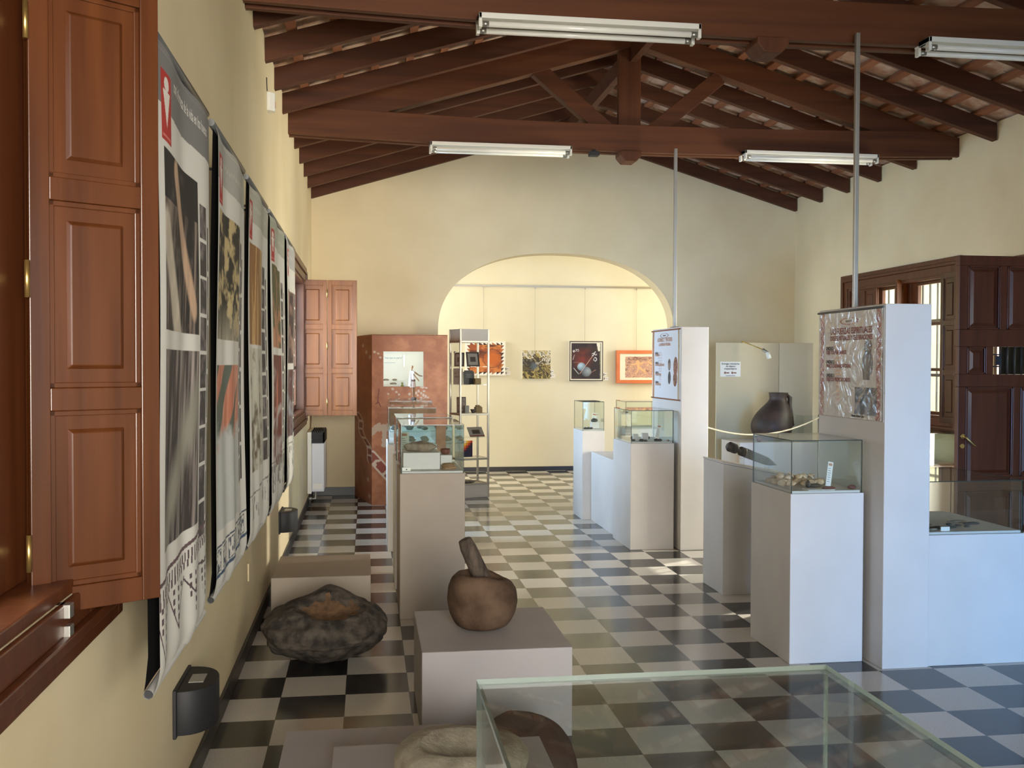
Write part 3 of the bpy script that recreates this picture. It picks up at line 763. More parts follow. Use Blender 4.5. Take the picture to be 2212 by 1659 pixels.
def banner(k, label):
    y0 = 2.50+.972*k; xf = -.500
    t = thing('hanging_banner', label, 'banner', (xf-.015, y0+BW/2, .76), 'five printed banners along the left wall')
    ph = k*1.7
    def disp(U, V): return .006*np.sin(U*9+ph+V*2)+.004*np.sin(U*23+ph*2)*V+.010*np.sin(V*5+ph)*(1-V)*V*2-.020*np.clip((V-.95)/.05, 0, 1)**2-.010*np.clip((.02-V)/.02, 0, 1)
    nu, nv = [(230, 700), (150, 480), (90, 300), (60, 240), (48, 200)][k]
    sheet('front_panel', M_print, t, (xf, y0, .76+BH), (0, BW, 0), (0, 0, -BH), nu, nv, paint_banner(k), disp)
    def surf(u, v): return float(xf+disp(np.array(u), np.array(v)))
    # black lining behind the print and the looped hem at the bottom
    m = MB(); vs = []; n = 12
    for i in range(n+1):
        y = y0+BW*i/n
        for z, dx in ((.76+BH, -.014), (1.9, -.024), (1.2, -.024), (.86, -.022), (.80, -.028), (.775, -.032)): vs.append((xf+dx+.003*math.sin(y*9+ph), y, z))
    fs = [(i*6+j, i*6+6+j, i*6+7+j, i*6+1+j) for i in range(n) for j in range(5)]
    m.add(vs, fs, 0, True); part('back_lining', m, M_cloth, t)
    m = MB(); m.tube([(xf-.023, y0-.004, .768), (xf-.023, y0+BW+.004, .768)], .0115, 14, cap=False); o = part('hem', m, M_print_plain, t)
    m = MB(); m.tube([(xf-.023, y0-.002, .768), (xf-.023, y0+BW+.002, .768)], .0095, 12); part('bottom_rod', m, M_blk, t)
    ye = y0-(.03 if k else -.02); m = MB(); m.tube([(xf-.012, ye, .76+BH), (xf-.012, y0+BW+.03, .76+BH)], .012, 12)
    for yy in (ye+.015, y0+BW+.015): m.tube([(XL, yy, .76+BH+.004), (xf-.012, yy, .76+BH+.004)], .006, 8)
    part('top_rod', m, M_rod, t)
    if k == 0:
        L = MB()
        def fn(p):
            u = (p.y-y0)/BW; v = (.76+BH-p.z)/BH; return Vector((surf(u, v)+.0012, p.y, p.z))
        lettering(L, 'con la firmeza de la vida en los huesos', .046, (xf, y0+.195, .76+BH-.098), (0, 1, 0), (0, 0, 1), bold=.0006, fn=fn, wx=.74)
        part('lettering', L, M_paper, t, label='white slogan on the grey heading')
for k, lb in enumerate(['tall printed banner nearest the viewer, grey heading with white slogan and photo of bones',
                        'tall printed banner with tan and black rock photo, second from the viewer',
                        'tall printed banner with ochre wood-grain photo, third from the viewer',
                        'tall printed banner with green and orange photos, fourth from the viewer',
                        'tall printed banner farthest from the viewer, beside the far left window']): banner(k, lb)

# ------------------------------------------------------------------ things on the left wall
def sconce(y, label):
    t = thing('wall_sconce', label, 'wall lamp', (XL, y, .31), 'black half round uplighters on the left wall')
    ol = []; n = 20
    for i in range(n+1):
        a = -PI/2+PI*i/n; ol.append((XL+.012+.118*math.cos(a)**.8 if math.cos(a) > 0 else XL+.012, y+.145*math.sin(a)))
    ol[0] = (XL+.012, y-.145); ol[-1] = (XL+.012, y+.145)
    m = MB(); m.prism(ol, .315, .465, smooth=True); m.box(XL, XL+.012, y-.15, y+.15, .305, .47)
    part('housing', m, M_blk, t, .003)
    m = MB(); m.box(XL+.035, XL+.085, y-.05, y+.04, .4655, .468); part('diffuser', m, pbr('frosted_diffuser', srgb(150, 148, 142), .4), t)
sconce(3.60, 'black half-round uplighter low on the wall in the foreground, below the nearest banner')
sconce(7.66, 'black half-round uplighter on the wall beyond the low plinth')
t = thing('motion_sensor', 'small white motion sensor high on the left wall under the rafters', 'sensor', (XL, 6.75, 3.22))
m = MB(); m.prism([(XL, 6.70), (XL+.02, 6.70), (XL+.05, 6.73), (XL+.05, 6.77), (XL+.02, 6.80), (XL, 6.80)], 3.22, 3.34); part('housing', m, M_lampwhite, t, .004)
m = MB(); m.box(XL+.045, XL+.053, 6.735, 6.765, 3.25, 3.285); part('lens', m, pbr('lens', srgb(200, 150, 140), .3), t)
m = MB(); m.tube([(XL+.004, 6.69, 3.34), (XL+.004, 6.66, 3.42)], .003, 6); part('cable', m, M_blk, t)
t = thing('wall_plate', 'cream painted blank plate low on the left wall before the low plinth', 'wall plate', (XL, 5.62, .37))
m = MB(); m.box(XL, XL+.008, 5.58, 5.68, .375, .475); part('plate', m, M_wall, t, .003)
# gas heater in the far left corner
def heater():
    t = thing('gas_heater', 'white wall heater with black grille in the far left corner', 'heater', (-.55, 11.3, .16))
    x0, x1, y0, y1 = XL+.006, -.455, 11.02, 11.66
    m = MB(); m.box(x0+.045, x1-.004, y0+.004, y1, .17, .70); part('casing', m, pbr('heater_enamel', srgb(214, 216, 222), .3), t, .008)
    m = MB(); m.box(x0, x0+.045, y0-.01, y1+.01, .15, .82); part('back_plate', m, M_lampwhite, t, .003)
    m = MB(); m.box(x0+.05, x1-.02, y0+.02, y1-.02, .70, .82)
    for i in range(6):
        z = .705+i*.02; m.box(x0+.045, x1, y0, y0+.018, z, z+.012); m.box(x1-.018, x1, y0, y1, z, z+.012)
    for i in range(7): m.box(x0+.045+i*.02, x0+.056+i*.02, y0, y1, .815, .832)
    part('grille', m, M_blk, t)
    m = MB(); m.box(x0+.06, x1-.02, y0+.001, y0+.0035, .20, .26); part('rating_plate', m, M_paper, t)
    m = MB(); m.tube([(x0+.03, y0-.02, .02), (x0+.03, y0-.02, .10), (x0+.09, y0-.02, .10), (x0+.09, y0-.02, .17)], .012, 10); m.tube([(x0+.012, y0-.02, .10), (x0+.05, y0-.02, .10)], .02, 10)
    part('gas_pipe', m, M_steel, t)
heater()

# ------------------------------------------------------------------ plinths
def plinth(x0, x1, y0, y1, h, label, mat=None, group='white display plinths', cap=None, cat='plinth'):
    m = MB(); c = ((x0+x1)/2, (y0+y1)/2, 0)
    m.box(x0, x1, y0, y1, .0, h)
    return tag(m.build('plinth', mat or M_white, bev=.0035, loc=c), label, cat, group)
G_L = 'white plinths in the left row'; G_R = 'white plinths on the right side'
plinth(.2, .6, 6.12, 6.75, .895, 'white plinth in the left row nearest the viewer, under the case with long grey stone', M_taupe, G_L)
plinth(.195, .6, 6.95, 7.52, .895, 'white plinth second in the left row, almost hidden by the first', M_white, G_L)
plinth(.172, .582, 8.35, 8.98, .895, 'white plinth third in the left row with its left side lit blue', M_white, G_L)
plinth(.215, .64, 9.75, 10.5, .90, 'white plinth last in the left row, beside the red panel', M_white, G_L)
plinth(-.578, .025, 6.2, 6.9, .26, 'low grey plinth without an exhibit, against the left wall behind the boulder', M_taupe)
plinth(.225, .858, 4.1, 4.8, .378, 'grey-lilac block plinth carrying the stone mortar', M_grey)
plinth(-.297, .329, 3.36, 3.77, .2, 'low grey-lilac plinth at the bottom edge, behind the one with pale stone', M_grey)
plinth(-.11, .584, 2.72, 3.335, .3, 'grey-lilac plinth at the bottom edge under the pale hollowed stone', M_grey)
plinth(2.19, 2.597, 4.93, 5.47, .895, 'white plinth under the case of pale sherds, front of the right group', M_white, G_R)
plinth(2.885, 3.46, 4.80, 5.6, .685, 'low white plinth at the right edge under the wide glass case', M_white, G_R)
plinth(2.145, 2.375, 9.81, 10.25, .897, 'narrow white plinth farthest back in the middle right group', M_white, G_R)
plinth(2.60, 3.0, 9.85, 10.27, .91, 'white plinth behind the far pillar, mostly hidden', M_white, G_R)
plinth(2.235, 2.598, 8.80, 9.80, .69, 'low white plinth between two taller ones in the middle right group', M_white, G_R)
plinth(2.20, 2.58, 8.16, 8.76, .90, 'white plinth with bright blue left side, before the far pillar', M_white, G_R)
def pillar(x0, x1, y0, y1, h, label):
    m = MB(); m.box(x0, x1, y0, y1, 0, h)
    return tag(m.build('pillar', M_white, bev=.0035, loc=((x0+x1)/2, (y0+y1)/2, 0)), label, 'pillar', 'tall white poster pillars')
pillar(2.63, 2.884, 4.785, 5.54, 1.885, 'tall white pillar near the viewer, poster about spiritual forces on its left face')
pillar(2.612, 2.85, 8.08, 8.93, 1.885, 'tall white pillar farther back, poster about adornments on its left face')
# plinth with a sloping top
m = MB(); x0, x1, y0, y1 = 2.395, 2.93, 6.48, 6.88
m.hexa([(x0, y0, 0), (x1, y0, 0), (x1, y1, 0), (x0, y1, 0), (x0, y0, .895), (x1, y0, .79), (x1, y1, .79), (x0, y1, .895)])
m.hexa([(x0-.004, y0-.004, .897), (x1+.004, y0-.004, .792), (x1+.004, y1+.004, .792), (x0-.004, y1+.004, .897), (x0-.004, y0-.004, .909), (x1+.004, y0-.004, .804), (x1+.004, y1+.004, .804), (x0-.004, y1+.004, .909)])
tag(m.build('plinth', M_white, bev=.003, loc=((x0+x1)/2, (y0+y1)/2, 0)), 'white plinth with sloping top carrying the long dark blade', 'plinth', G_R)

# ------------------------------------------------------------------ glass cases
def glass_case(x0, x1, y0, y1, z0, z1, label, group='glass display cases', g=None, e=None, th=.005, base=True):
    t = thing('glass_case', label, 'glass case', ((x0+x1)/2, (y0+y1)/2, z0), group)
    g = g or M_glass; e = e or M_edge
    def pane(a0, a1, b0, b1, c0, c1, ax):
        m = MB(); m.box(a0, a1, b0, b1, c0, c1)
        for i in range(6): m.m[i] = 1
        for i in {'x': (3, 5), 'y': (2, 4), 'z': (0, 1)}[ax]: m.m[i] = 0
        part('glass_pane', m, [g, e], t)
    zt = z1-th
    pane(x0, x1, y0, y0+th, z0, zt, 'y'); pane(x0, x1, y1-th, y1, z0, zt, 'y')
    pane(x0, x0+th, y0+th, y1-th, z0, zt, 'x'); pane(x1-th, x1, y0+th, y1-th, z0, zt, 'x')
    pane(x0, x1, y0, y1, zt, z1, 'z')
    if base:
        m = MB(); m.box(x0+th+.003, x1-th-.003, y0+th+.003, y1-th-.003, z0, z0+.012); part('base_board', m, M_white, t)
    return t
glass_case(.207, .595, 6.13, 6.74, .8955, 1.195, 'glass case with long grey stone on a white block, nearest in the left row', 'glass cases of the left row')
glass_case(.202, .595, 6.96, 7.51, .8955, 1.195, 'glass case second in the left row, just behind the nearest one', 'glass cases of the left row')
glass_case(.178, .577, 8.36, 8.97, .8955, 1.20, 'glass case third in the left row', 'glass cases of the left row')
glass_case(.221, .634, 9.76, 10.49, .9005, 1.205, 'glass case last in the left row, with the clothed wooden figure standing on top', 'glass cases of the left row')
glass_case(2.196, 2.59, 4.937, 5.463, .8955, 1.175, 'glass case over pale sherds, front of the right group', 'glass cases of the right side')
glass_case(2.892, 3.43, 4.81, 5.47, .6855, .965, 'wide low glass case with flat dark finds at the right edge', 'glass cases of the right side')
glass_case(2.15, 2.37, 9.815, 10.245, .8975, 1.19, 'narrow glass case farthest back in the middle right group', 'glass cases of the right side')
glass_case(2.605, 2.995, 9.855, 10.265, .9105, 1.19, 'glass case behind the far pillar, half hidden by it', 'glass cases of the right side')
glass_case(2.206, 2.574, 8.166, 8.754, .9005, 1.18, 'glass case on the blue-sided plinth before the far pillar', 'glass cases of the right side')
# the case in the foreground and the plinth that carries it below the picture
plinth(.125, .583, .70, 1.195, .86, 'white plinth under the foreground glass case, below the picture edge', M_white, G_R)
glass_case(.131, .578, .705, 1.19, .8605, 1.19, 'large looking empty glass case in the foreground, cut by the bottom edge', 'glass cases of the right side', M_glass_n, M_edge_l, .006)

# ------------------------------------------------------------------ stones
def rock_mesh(name, c, r, mat, seed, amp=.18, fr=1.6, sub=4, shape=None, sink=.06, parent=None, rot=0, mats=None):
    bm = bmesh.new(); bmesh.ops.create_icosphere(bm, subdivisions=sub, radius=1)
    off = Vector((seed*7.3, seed*3.1, seed*5.7))
    for v in bm.verts:
        p = v.co.normalized(); d = 1+amp*mnoise.fractal(p*fr+off, 1.0, 2.0, 3)+amp*.12*mnoise.noise(p*fr*5+off)
        q = Vector((p.x*r[0], p.y*r[1], p.z*r[2]))*d
        if shape: q = shape(q, p)
        v.co = q
    zm = min(v.co.z for v in bm.verts); flat = zm+sink*r[2]*2
    R = Matrix.Rotation(rot, 3, 'Z')
    for v in bm.verts:
        v.co.z = max(v.co.z, flat)-flat; v.co = R @ v.co
    me = bpy.data.meshes.new(name); bm.to_mesh(me); bm.free(); me.materials.append(mat)
    for p in me.polygons: p.use_smooth = True
    o = bpy.data.objects.new(name, me); COL.objects.link(o); o.location = c
    if parent: o.parent = parent
    return o
def boulder():
    def sh(q, p):
        # worn hollow on the upper front, lumps along the back
        q.z += .26*q.y*max(0, min(1, p.z*1.6+.5))*(1-abs(p.x)*.5)
        d = math.hypot((q.x-.03)/.19, (q.y+.05)/.12)
        if q.z > 0 and d < 1: q.z -= .065*(1-d*d)
        if p.y > .25: q.z += .03*math.sin(q.x*19+1.2)*p.y
        q.z *= 1.0-.22*max(0, -p.x-.35)
        return q
    o = rock_mesh('boulder', (-.225, 5.36, 0), (.325, .26, .17), M_rock_d, 3, .11, 1.5, 6, sh, .035)
    # ochre lining of the hollow as a second material
    o.data.materials.append(M_rust)
    for p in o.data.polygons:
        c = p.center
        if math.hypot((c.x-.04)/.15, (c.y+.05)/.085)+.5*mnoise.noise(c*22) < 1 and c.z > .12: p.material_index = 1
    tag(o, 'large dark boulder with a worn ochre hollow lying on the checkered floor', 'boulder')
boulder()
def mortar():
    c = (.513, 4.46, .378); t = thing('stone_mortar', 'brown round stone mortar on the grey-lilac block plinth', 'mortar', c)
    prof = [(.0, 0), (.085, .002), (.122, .022), (.150, .075), (.160, .13), (.155, .19), (.138, .228), (.118, .246), (.098, .248), (.082, .232), (.07, .18), (.05, .13), (.0, .115)]
    # smooth profile
    P = []
    for i in range(len(prof)-1):
        for k in range(5):
            a = k/5; P.append((prof[i][0]*(1-a)+prof[i+1][0]*a, prof[i][1]*(1-a)+prof[i+1][1]*a))
    P.append(prof[-1])
    for _ in range(2): P = [P[0]]+[((P[i-1][0]+2*P[i][0]+P[i+1][0])/4, (P[i-1][1]+2*P[i][1]+P[i+1][1])/4) for i in range(1, len(P)-1)]+[P[-1]]
    m = MB(); n = 72; v = []; f = []
    for i, (r, z) in enumerate(P):
        for j in range(n):
            q = 2*PI*j/n; x, y = math.cos(q), math.sin(q)
            nz = mnoise.fractal(Vector((x*1.2, y*1.2, z*6+4)), 1, 2, 3)
            rr = r*(1+.018*nz+.02*x); zz = z+(.006*nz if z > .2 else 0)-(.035*max(0, x-.2)*(z/.25)**2)
            v.append((c[0]+rr*x, c[1]+rr*y*.95, c[2]+max(0, zz)))
    for i in range(len(P)-1):
        for j in range(n): f.append((i*n+j, i*n+(j+1) % n, (i+1)*n+(j+1) % n, (i+1)*n+j))
    m.add(v, f, 0, True); part('bowl', m, M_rock_b, t)
    p = thing('stone_pestle', 'stone pestle leaning out of the brown mortar', 'pestle', (.53, 4.46, .51))
    m = MB(); a = Vector((.555, 4.47, .515)); b = Vector((.432, 4.44, .785)); k = 14; pts = []; rs = []
    for i in range(k+1):
        s = i/k; pts.append(a.lerp(b, s)); rs.append(.041-.005*s)
    rs[-1] = .014; rs[-2] = .029; pts[-2] = a.lerp(b, .985)
    m.tube(pts, rs, 20)
    o = part('shaft', m, M_rock_p, p)
mortar()
o = rock_mesh('grinding_stone', (.565, 3.585, 0), (.20, .22, .20), M_rock_m, 9, .06, 1.2, 5, None, .28)
tag(o, 'smooth maroon-brown boulder behind the foreground glass case, against the mortar plinth', 'stone')
def hollow(q, p):
    d = math.hypot(q.x/.13, (q.y+.03)/.11)
    if q.z > 0 and d < 1: q.z -= .05*(1-d*d)
    return q
o = rock_mesh('hollowed_stone', (.285, 3.02, .3), (.205, .215, .085), M_rock_g, 5, .10, 1.2, 6, hollow, .18)
tag(o, 'pale grey hollowed stone on the grey-lilac plinth at the bottom edge', 'stone')

# things in the nearest left case
Z1 = .908
m = MB(); m.box(.225, .455, 6.24, 6.50, Z1, Z1+.105); tag(m.build('display_block', M_white, bev=.003, loc=(.34, 6.37, Z1)), 'white block under the long grey stone in the nearest left case', 'block')
m = MB(); m.box(.462, .535, 6.30, 6.46, Z1, Z1+.083); tag(m.build('display_block', M_white, bev=.003, loc=(.5, 6.38, Z1)), 'smaller white block under the little dark bowl in the nearest left case', 'block')
tag(rock_mesh('carved_stone', (.335, 6.35, Z1+.105), (.10, .045, .034), M_stone, 12, .22, 1.7, 4, None, .08), 'long grey-brown stone on the white block in the nearest left case', 'stone')
m = MB(); m.lathe([(.012, 0), (.024, .004), (.032, .02), (.031, .036), (.028, .036), (.022, .012), (.004, .008)], 24, (.497, 6.36, Z1+.083)); tag(m.build('bowl', M_redst, loc=(.497, 6.36, Z1+.083)), 'little dark bowl on the smaller block in the nearest left case', 'bowl')
for i in range(4):
    o = rock_mesh('flat_stone', (.505+.008*(i % 2), 6.235+.006*i, Z1+.009*i), (.052-.004*i, .036, .0065), M_ston2, 20+i, .14, 1.5, 3, None, .1)
    tag(o, ['lowest', 'second lowest', 'second highest', 'topmost'][i]+' of four stacked flat stones in the nearest left case', 'stone', 'stacked flat stones')
t = thing('number_card', 'small white card with black dot in the nearest left case', 'card', (.24, 6.16, Z1)); m = MB(); m.box(.216, .268, 6.165, 6.168, Z1, Z1+.021); part('card', m, M_paper, t)
m = MB(); m.lathe([(.004, 0), (.004, .002)], 12, (0, 0, 0), 0, T(.243, 6.165, Z1+.009, PI/2)); part('dot', m, M_ink, t)
def card(x, y, z, w, h, tilt, rz, label, head=M_inkor, lines=7, group='tilted label cards in the cases'):
    t = thing('label_card', label, 'card', (x, y, z), group, rz)
    Mx = Matrix.Rotation(tilt[1], 4, 'Y') @ Matrix.Rotation(tilt[0], 4, 'X')
    m = MB(); m.box(-w/2, w/2, -.002, .002, 0, h, 0, Mx); part('card', m, M_paper, t, 0, False)
    m = MB(); m.box(-w*.36, w*.3, -.0032, -.002, h*.84, h*.94, 0, Mx); part('emblem', m, head, t, 0, False)
    m = MB()
    for i in range(lines): m.box(-w*.34, w*(.1+.2*((i*37) % 5)/5), -.003, -.002, h*(.72-.09*i), h*(.735-.09*i), 0, Mx)
    part('printed_lines', m, M_ink, t, 0, False)
# other left cases
card(.265, 7.2, .908, .075, .17, (-.25, 0), 0, 'tan label card leaning in the second left case, behind the long grey stone', M_inkor)
rnd = random.Random(5)
for i in range(6):
    x = .26+.11*(i % 3)+rnd.uniform(-.02, .02); y = 8.5+.22*(i//3)
    tag(rock_mesh('small_stone', (x, y, .908), (.032, .022, .016), M_stone, 40+i, .25, 1.6, 3, None, .1), 'small grey stone laid out in the third left case', 'stone', 'small stones of the third left case')
for i in range(9):
    x = .29+.13*(i % 3)+rnd.uniform(-.02, .02); y = 9.88+.2*(i//3)
    tag(rock_mesh('small_stone', (x, y, .913), (.034, .024, .018), M_flint, 60+i, .25, 1.6, 3, None, .1), 'small dark stone laid out in the last left case', 'stone', 'small stones of the last left case')

# sherds in the front right case
ZF = .908; k = 0; rnd = random.Random(11)
def sherd(x, y, z, s, rz, tilt, label):
    bm = bmesh.new(); bmesh.ops.create_icosphere(bm, subdivisions=3, radius=1)
    for v in bm.verts:
        p = v.co.copy(); a = 1+.25*mnoise.noise(p*1.5+Vector((k*3.1, 0, 0)))
        v.co = Vector((p.x*s*a, p.y*s*.75*a, p.z*s*.30+.35*s*(1-(p.x*p.x+p.y*p.y))))
    me = bpy.data.meshes.new('sherd'); 
    Rm_ = Matrix.Rotation(rz, 3, 'Z') @ Matrix.Rotation(tilt, 3, 'X')
    for v in bm.verts: v.co = Rm_ @ v.co
    zm = min(v.co.z for v in bm.verts)
    for v in bm.verts: v.co.z -= zm
    bm.to_mesh(me); bm.free(); me.materials.append(M_shell)
    for p in me.polygons: p.use_smooth = True
    o = bpy.data.objects.new('sherd', me); COL.objects.link(o); o.location = (x, y, z); tag(o, label, 'sherd', 'pale sherds in the front right case')
for row, (y, n, xa, xb) in enumerate(((5.16, 8, 2.245, 2.47), (5.25, 8, 2.235, 2.48), (5.34, 7, 2.24, 2.46))):
    for i in range(n):
        k += 1; sherd(xa+(xb-xa)*i/(n-1)+rnd.uniform(-.008, .008), y+rnd.uniform(-.015, .015), ZF, rnd.uniform(.022, .031), rnd.uniform(0, 6), rnd.uniform(.5, 1.1), 'pale rounded sherd in the heap of the front right case')
for i in range(7):
    k += 1; sherd(2.265+.03*i, 5.20+rnd.uniform(-.02, .04), ZF+.034, .025, rnd.uniform(0, 6), rnd.uniform(.3, .9), 'pale rounded sherd lying on top of the heap in the front right case')
for (x, y, r, mt, lb) in ((2.352, 5.075, (.012, .020, .022), M_flint, 'small upright grey flint before the sherds'), (2.40, 5.09, (.034, .013, .011), M_flint, 'black elongated flint before the sherds'),
                          (2.425, 4.985, (.038, .012, .010), M_redst, 'dark red flat stone at the front of the sherd case'), (2.56, 4.99, (.024, .012, .012), M_redst, 'dark red stone in the right front corner of the sherd case')):
    tag(rock_mesh('stone_tool', (x, y, ZF), r, mt, int(x*1000), .15, 1.5, 3, None, .08), lb, 'stone tool')
m = MB(); m.box(2.30, 2.45, 4.96, 5.03, ZF, ZF+.003); tag(m.build('tray_card', M_paper, loc=(2.37, 5.0, ZF)), 'white card lying under the dark red flat stone', 'card')
card(2.487, 5.12, ZF, .03, .135, (-.2, .22), 0, 'narrow tilted label card right of the pale sherds', M_inkor, 7)

# dark stone blade on the sloping plinth
def blade():
    t = thing('long_stone_tool', 'long dark blade with black grip lying in a clear support on the sloping plinth', 'blade', (2.6, 6.7, .9))
    a = Vector((2.475, 6.62, 1.005)); b = Vector((2.86, 6.68, .862)); n = 22; d = (b-a)
    def ring(s): return a+d*s
    def loft(name, s0, s1, prof, mat):
        m = MB(); v = []; f = []; k = 14; up = Vector((0, 0, 1)); dn = d.normalized(); side = dn.cross(up).normalized(); upv = side.cross(dn)
        for i in range(n+1):
            s = s0+(s1-s0)*i/n; w, h = prof((i/n))
            for j in range(k):
                q = 2*PI*j/k; v.append(ring(s)+side*w*math.cos(q)+upv*h*math.sin(q))
        for i in range(n):
            for j in range(k): f.append((i*k+j, i*k+(j+1) % k, (i+1)*k+(j+1) % k, (i+1)*k+j))
        f.append(tuple(range(k))[::-1]); f.append(tuple(n*k+j for j in range(k))); m.add(v, f, 0, True); part(name, m, mat, t)
    loft('grip', 0, .36, lambda u: (.024-.004*math.exp(-((u-.6)/.07)**2), .036-.014*max(0, 1-u*14)-.014*math.exp(-((u-.6)/.07)**2)-.004*u), M_flint)
    loft('blade', .36, 1.0, lambda u: (.016*(1-u*.6), (.034-.006*u)*max(.12, 1-max(0, (u-.6)/.4)**2)), noisy('grey_blade_stone', srgb(96, 96, 96), srgb(128, 128, 126), (20, 20, 20), .35, .1, 4, .5))
    for s in (.3, .8):
        m = MB()
        p = ring(s); zt = .909-(p.x-2.391)*.196
        m.box(p.x-.004, p.x+.004, p.y-.04, p.y-.028, zt, p.z+.02); m.box(p.x-.004, p.x+.004, p.y+.028, p.y+.04, zt, p.z+.02); m.box(p.x-.004, p.x+.004, p.y-.04, p.y+.04, zt, max(zt+.004, p.z-.045))
        part('clear_support', m, M_pane, t)
blade()

# flat finds in the wide case at the right edge
ZW = .698; rnd = random.Random(21)
for i, (x, y, rx, ry, h) in enumerate(((2.965, 5.28, .04, .03, .03), (3.03, 5.22, .05, .022, .012), (3.08, 5.20, .035, .02, .01), (2.95, 5.10, .045, .012, .006), (3.0, 5.02, .04, .012, .006), (2.94, 4.99, .03, .012, .006),
                                        (3.02, 4.93, .05, .012, .007), (3.09, 4.93, .04, .010, .006), (2.96, 4.88, .04, .010, .006), (3.14, 5.02, .018, .012, .006), (3.17, 4.98, .018, .012, .006), (3.20, 4.95, .018, .012, .006), (3.23, 5.09, .06, .014, .008), (3.28, 5.03, .05, .012, .008))):
    dk = i < 3
    tag(rock_mesh('flat_find', (x, y, ZW), (rx, ry, h), M_flint if i % 4 else M_stone, 80+i, .25, 1.8, 3, None, .1), ('tall dark bark-like lump', 'long low dark bark-like lump', 'small low dark bark-like lump')[i]+' at the back of the wide right case' if dk else ('brownish splinter on the right half of the wide case' if i >= 12 else 'thin dark flake laid out in the wide right case'), 'find', 'finds in the wide right case' if not dk else None)
m = MB(); m.box(2.985, 3.035, 4.845, 4.849, ZW, ZW+.022); tag(m.build('number_card', M_paper, loc=(3.01, 4.847, ZW)), 'small card at the front of the wide right case', 'card')

# contents of the middle right cases
ZB = .913
for (x, y, w, d, h, lb) in ((2.29, 8.32, .045, .04, .055, 'white block at the left of the blue-sided case'), (2.385, 8.36, .055, .03, .06, 'white block in the middle of the blue-sided case'), (2.35, 8.25, .028, .02, .016, 'tiny white block at the front of the blue-sided case')):
    m = MB(); m.box(x-w/2, x+w/2, y, y+d, ZB, ZB+h); tag(m.build('display_block', M_white, bev=.002, loc=(x, y, ZB)), lb, 'block')
for i, (x, y, r) in enumerate(((2.25, 8.26, .018), (2.31, 8.22, .022), (2.345, 8.215, .016), (2.44, 8.22, .022), (2.47, 8.215, .02), (2.42, 8.45, .03), (2.30, 8.46, .026), (2.545, 8.22, .014))):
    tag(rock_mesh('small_find', (x, y, ZB), (r, r*.7, r*.55), M_flint if i != 7 else M_ston2, 100+i, .2, 1.6, 3, None, .1), 'small dark stone find in the blue-sided case' if i != 7 else 'small ochre find in the right corner of the blue-sided case', 'find', 'finds in the blue-sided case')
card(2.465, 8.30, ZB, .038, .14, (-.1, .24), 0, 'narrow tilted label card in the blue-sided case', M_inkor, 6)
m = MB(); m.box(2.28, 2.36, 9.98, 10.06, .91, .975); tag(m.build('display_block', M_white, bev=.002, loc=(2.32, 10.0, .91)), 'white block in the narrow case at the back', 'block')
tag(rock_mesh('stone_ring', (2.315, 10.02, .975), (.035, .03, .02), M_flint, 131, .2, 1.5, 3, None, .1), 'dark stone on the white block in the narrow case', 'stone')
for i, (x, y) in enumerate(((2.19, 9.87), (2.22, 9.86), (2.25, 9.875))):
    tag(rock_mesh('small_find', (x, y, .91), (.018, .014, .012), M_flint, 140+i, .2, 1.5, 3, None, .1), 'tiny dark find at the front of the narrow case', 'find', 'finds in the narrow case')
card(2.335, 10.16, .91, .05, .15, (-.15, .15), 0, 'label card leaning in the narrow case at the back', M_inkor, 5)
card(2.68, 9.98, .923, .05, .17, (-.15, -.2), 0, 'grey label card in the half hidden case behind the far pillar', M_ink, 5)

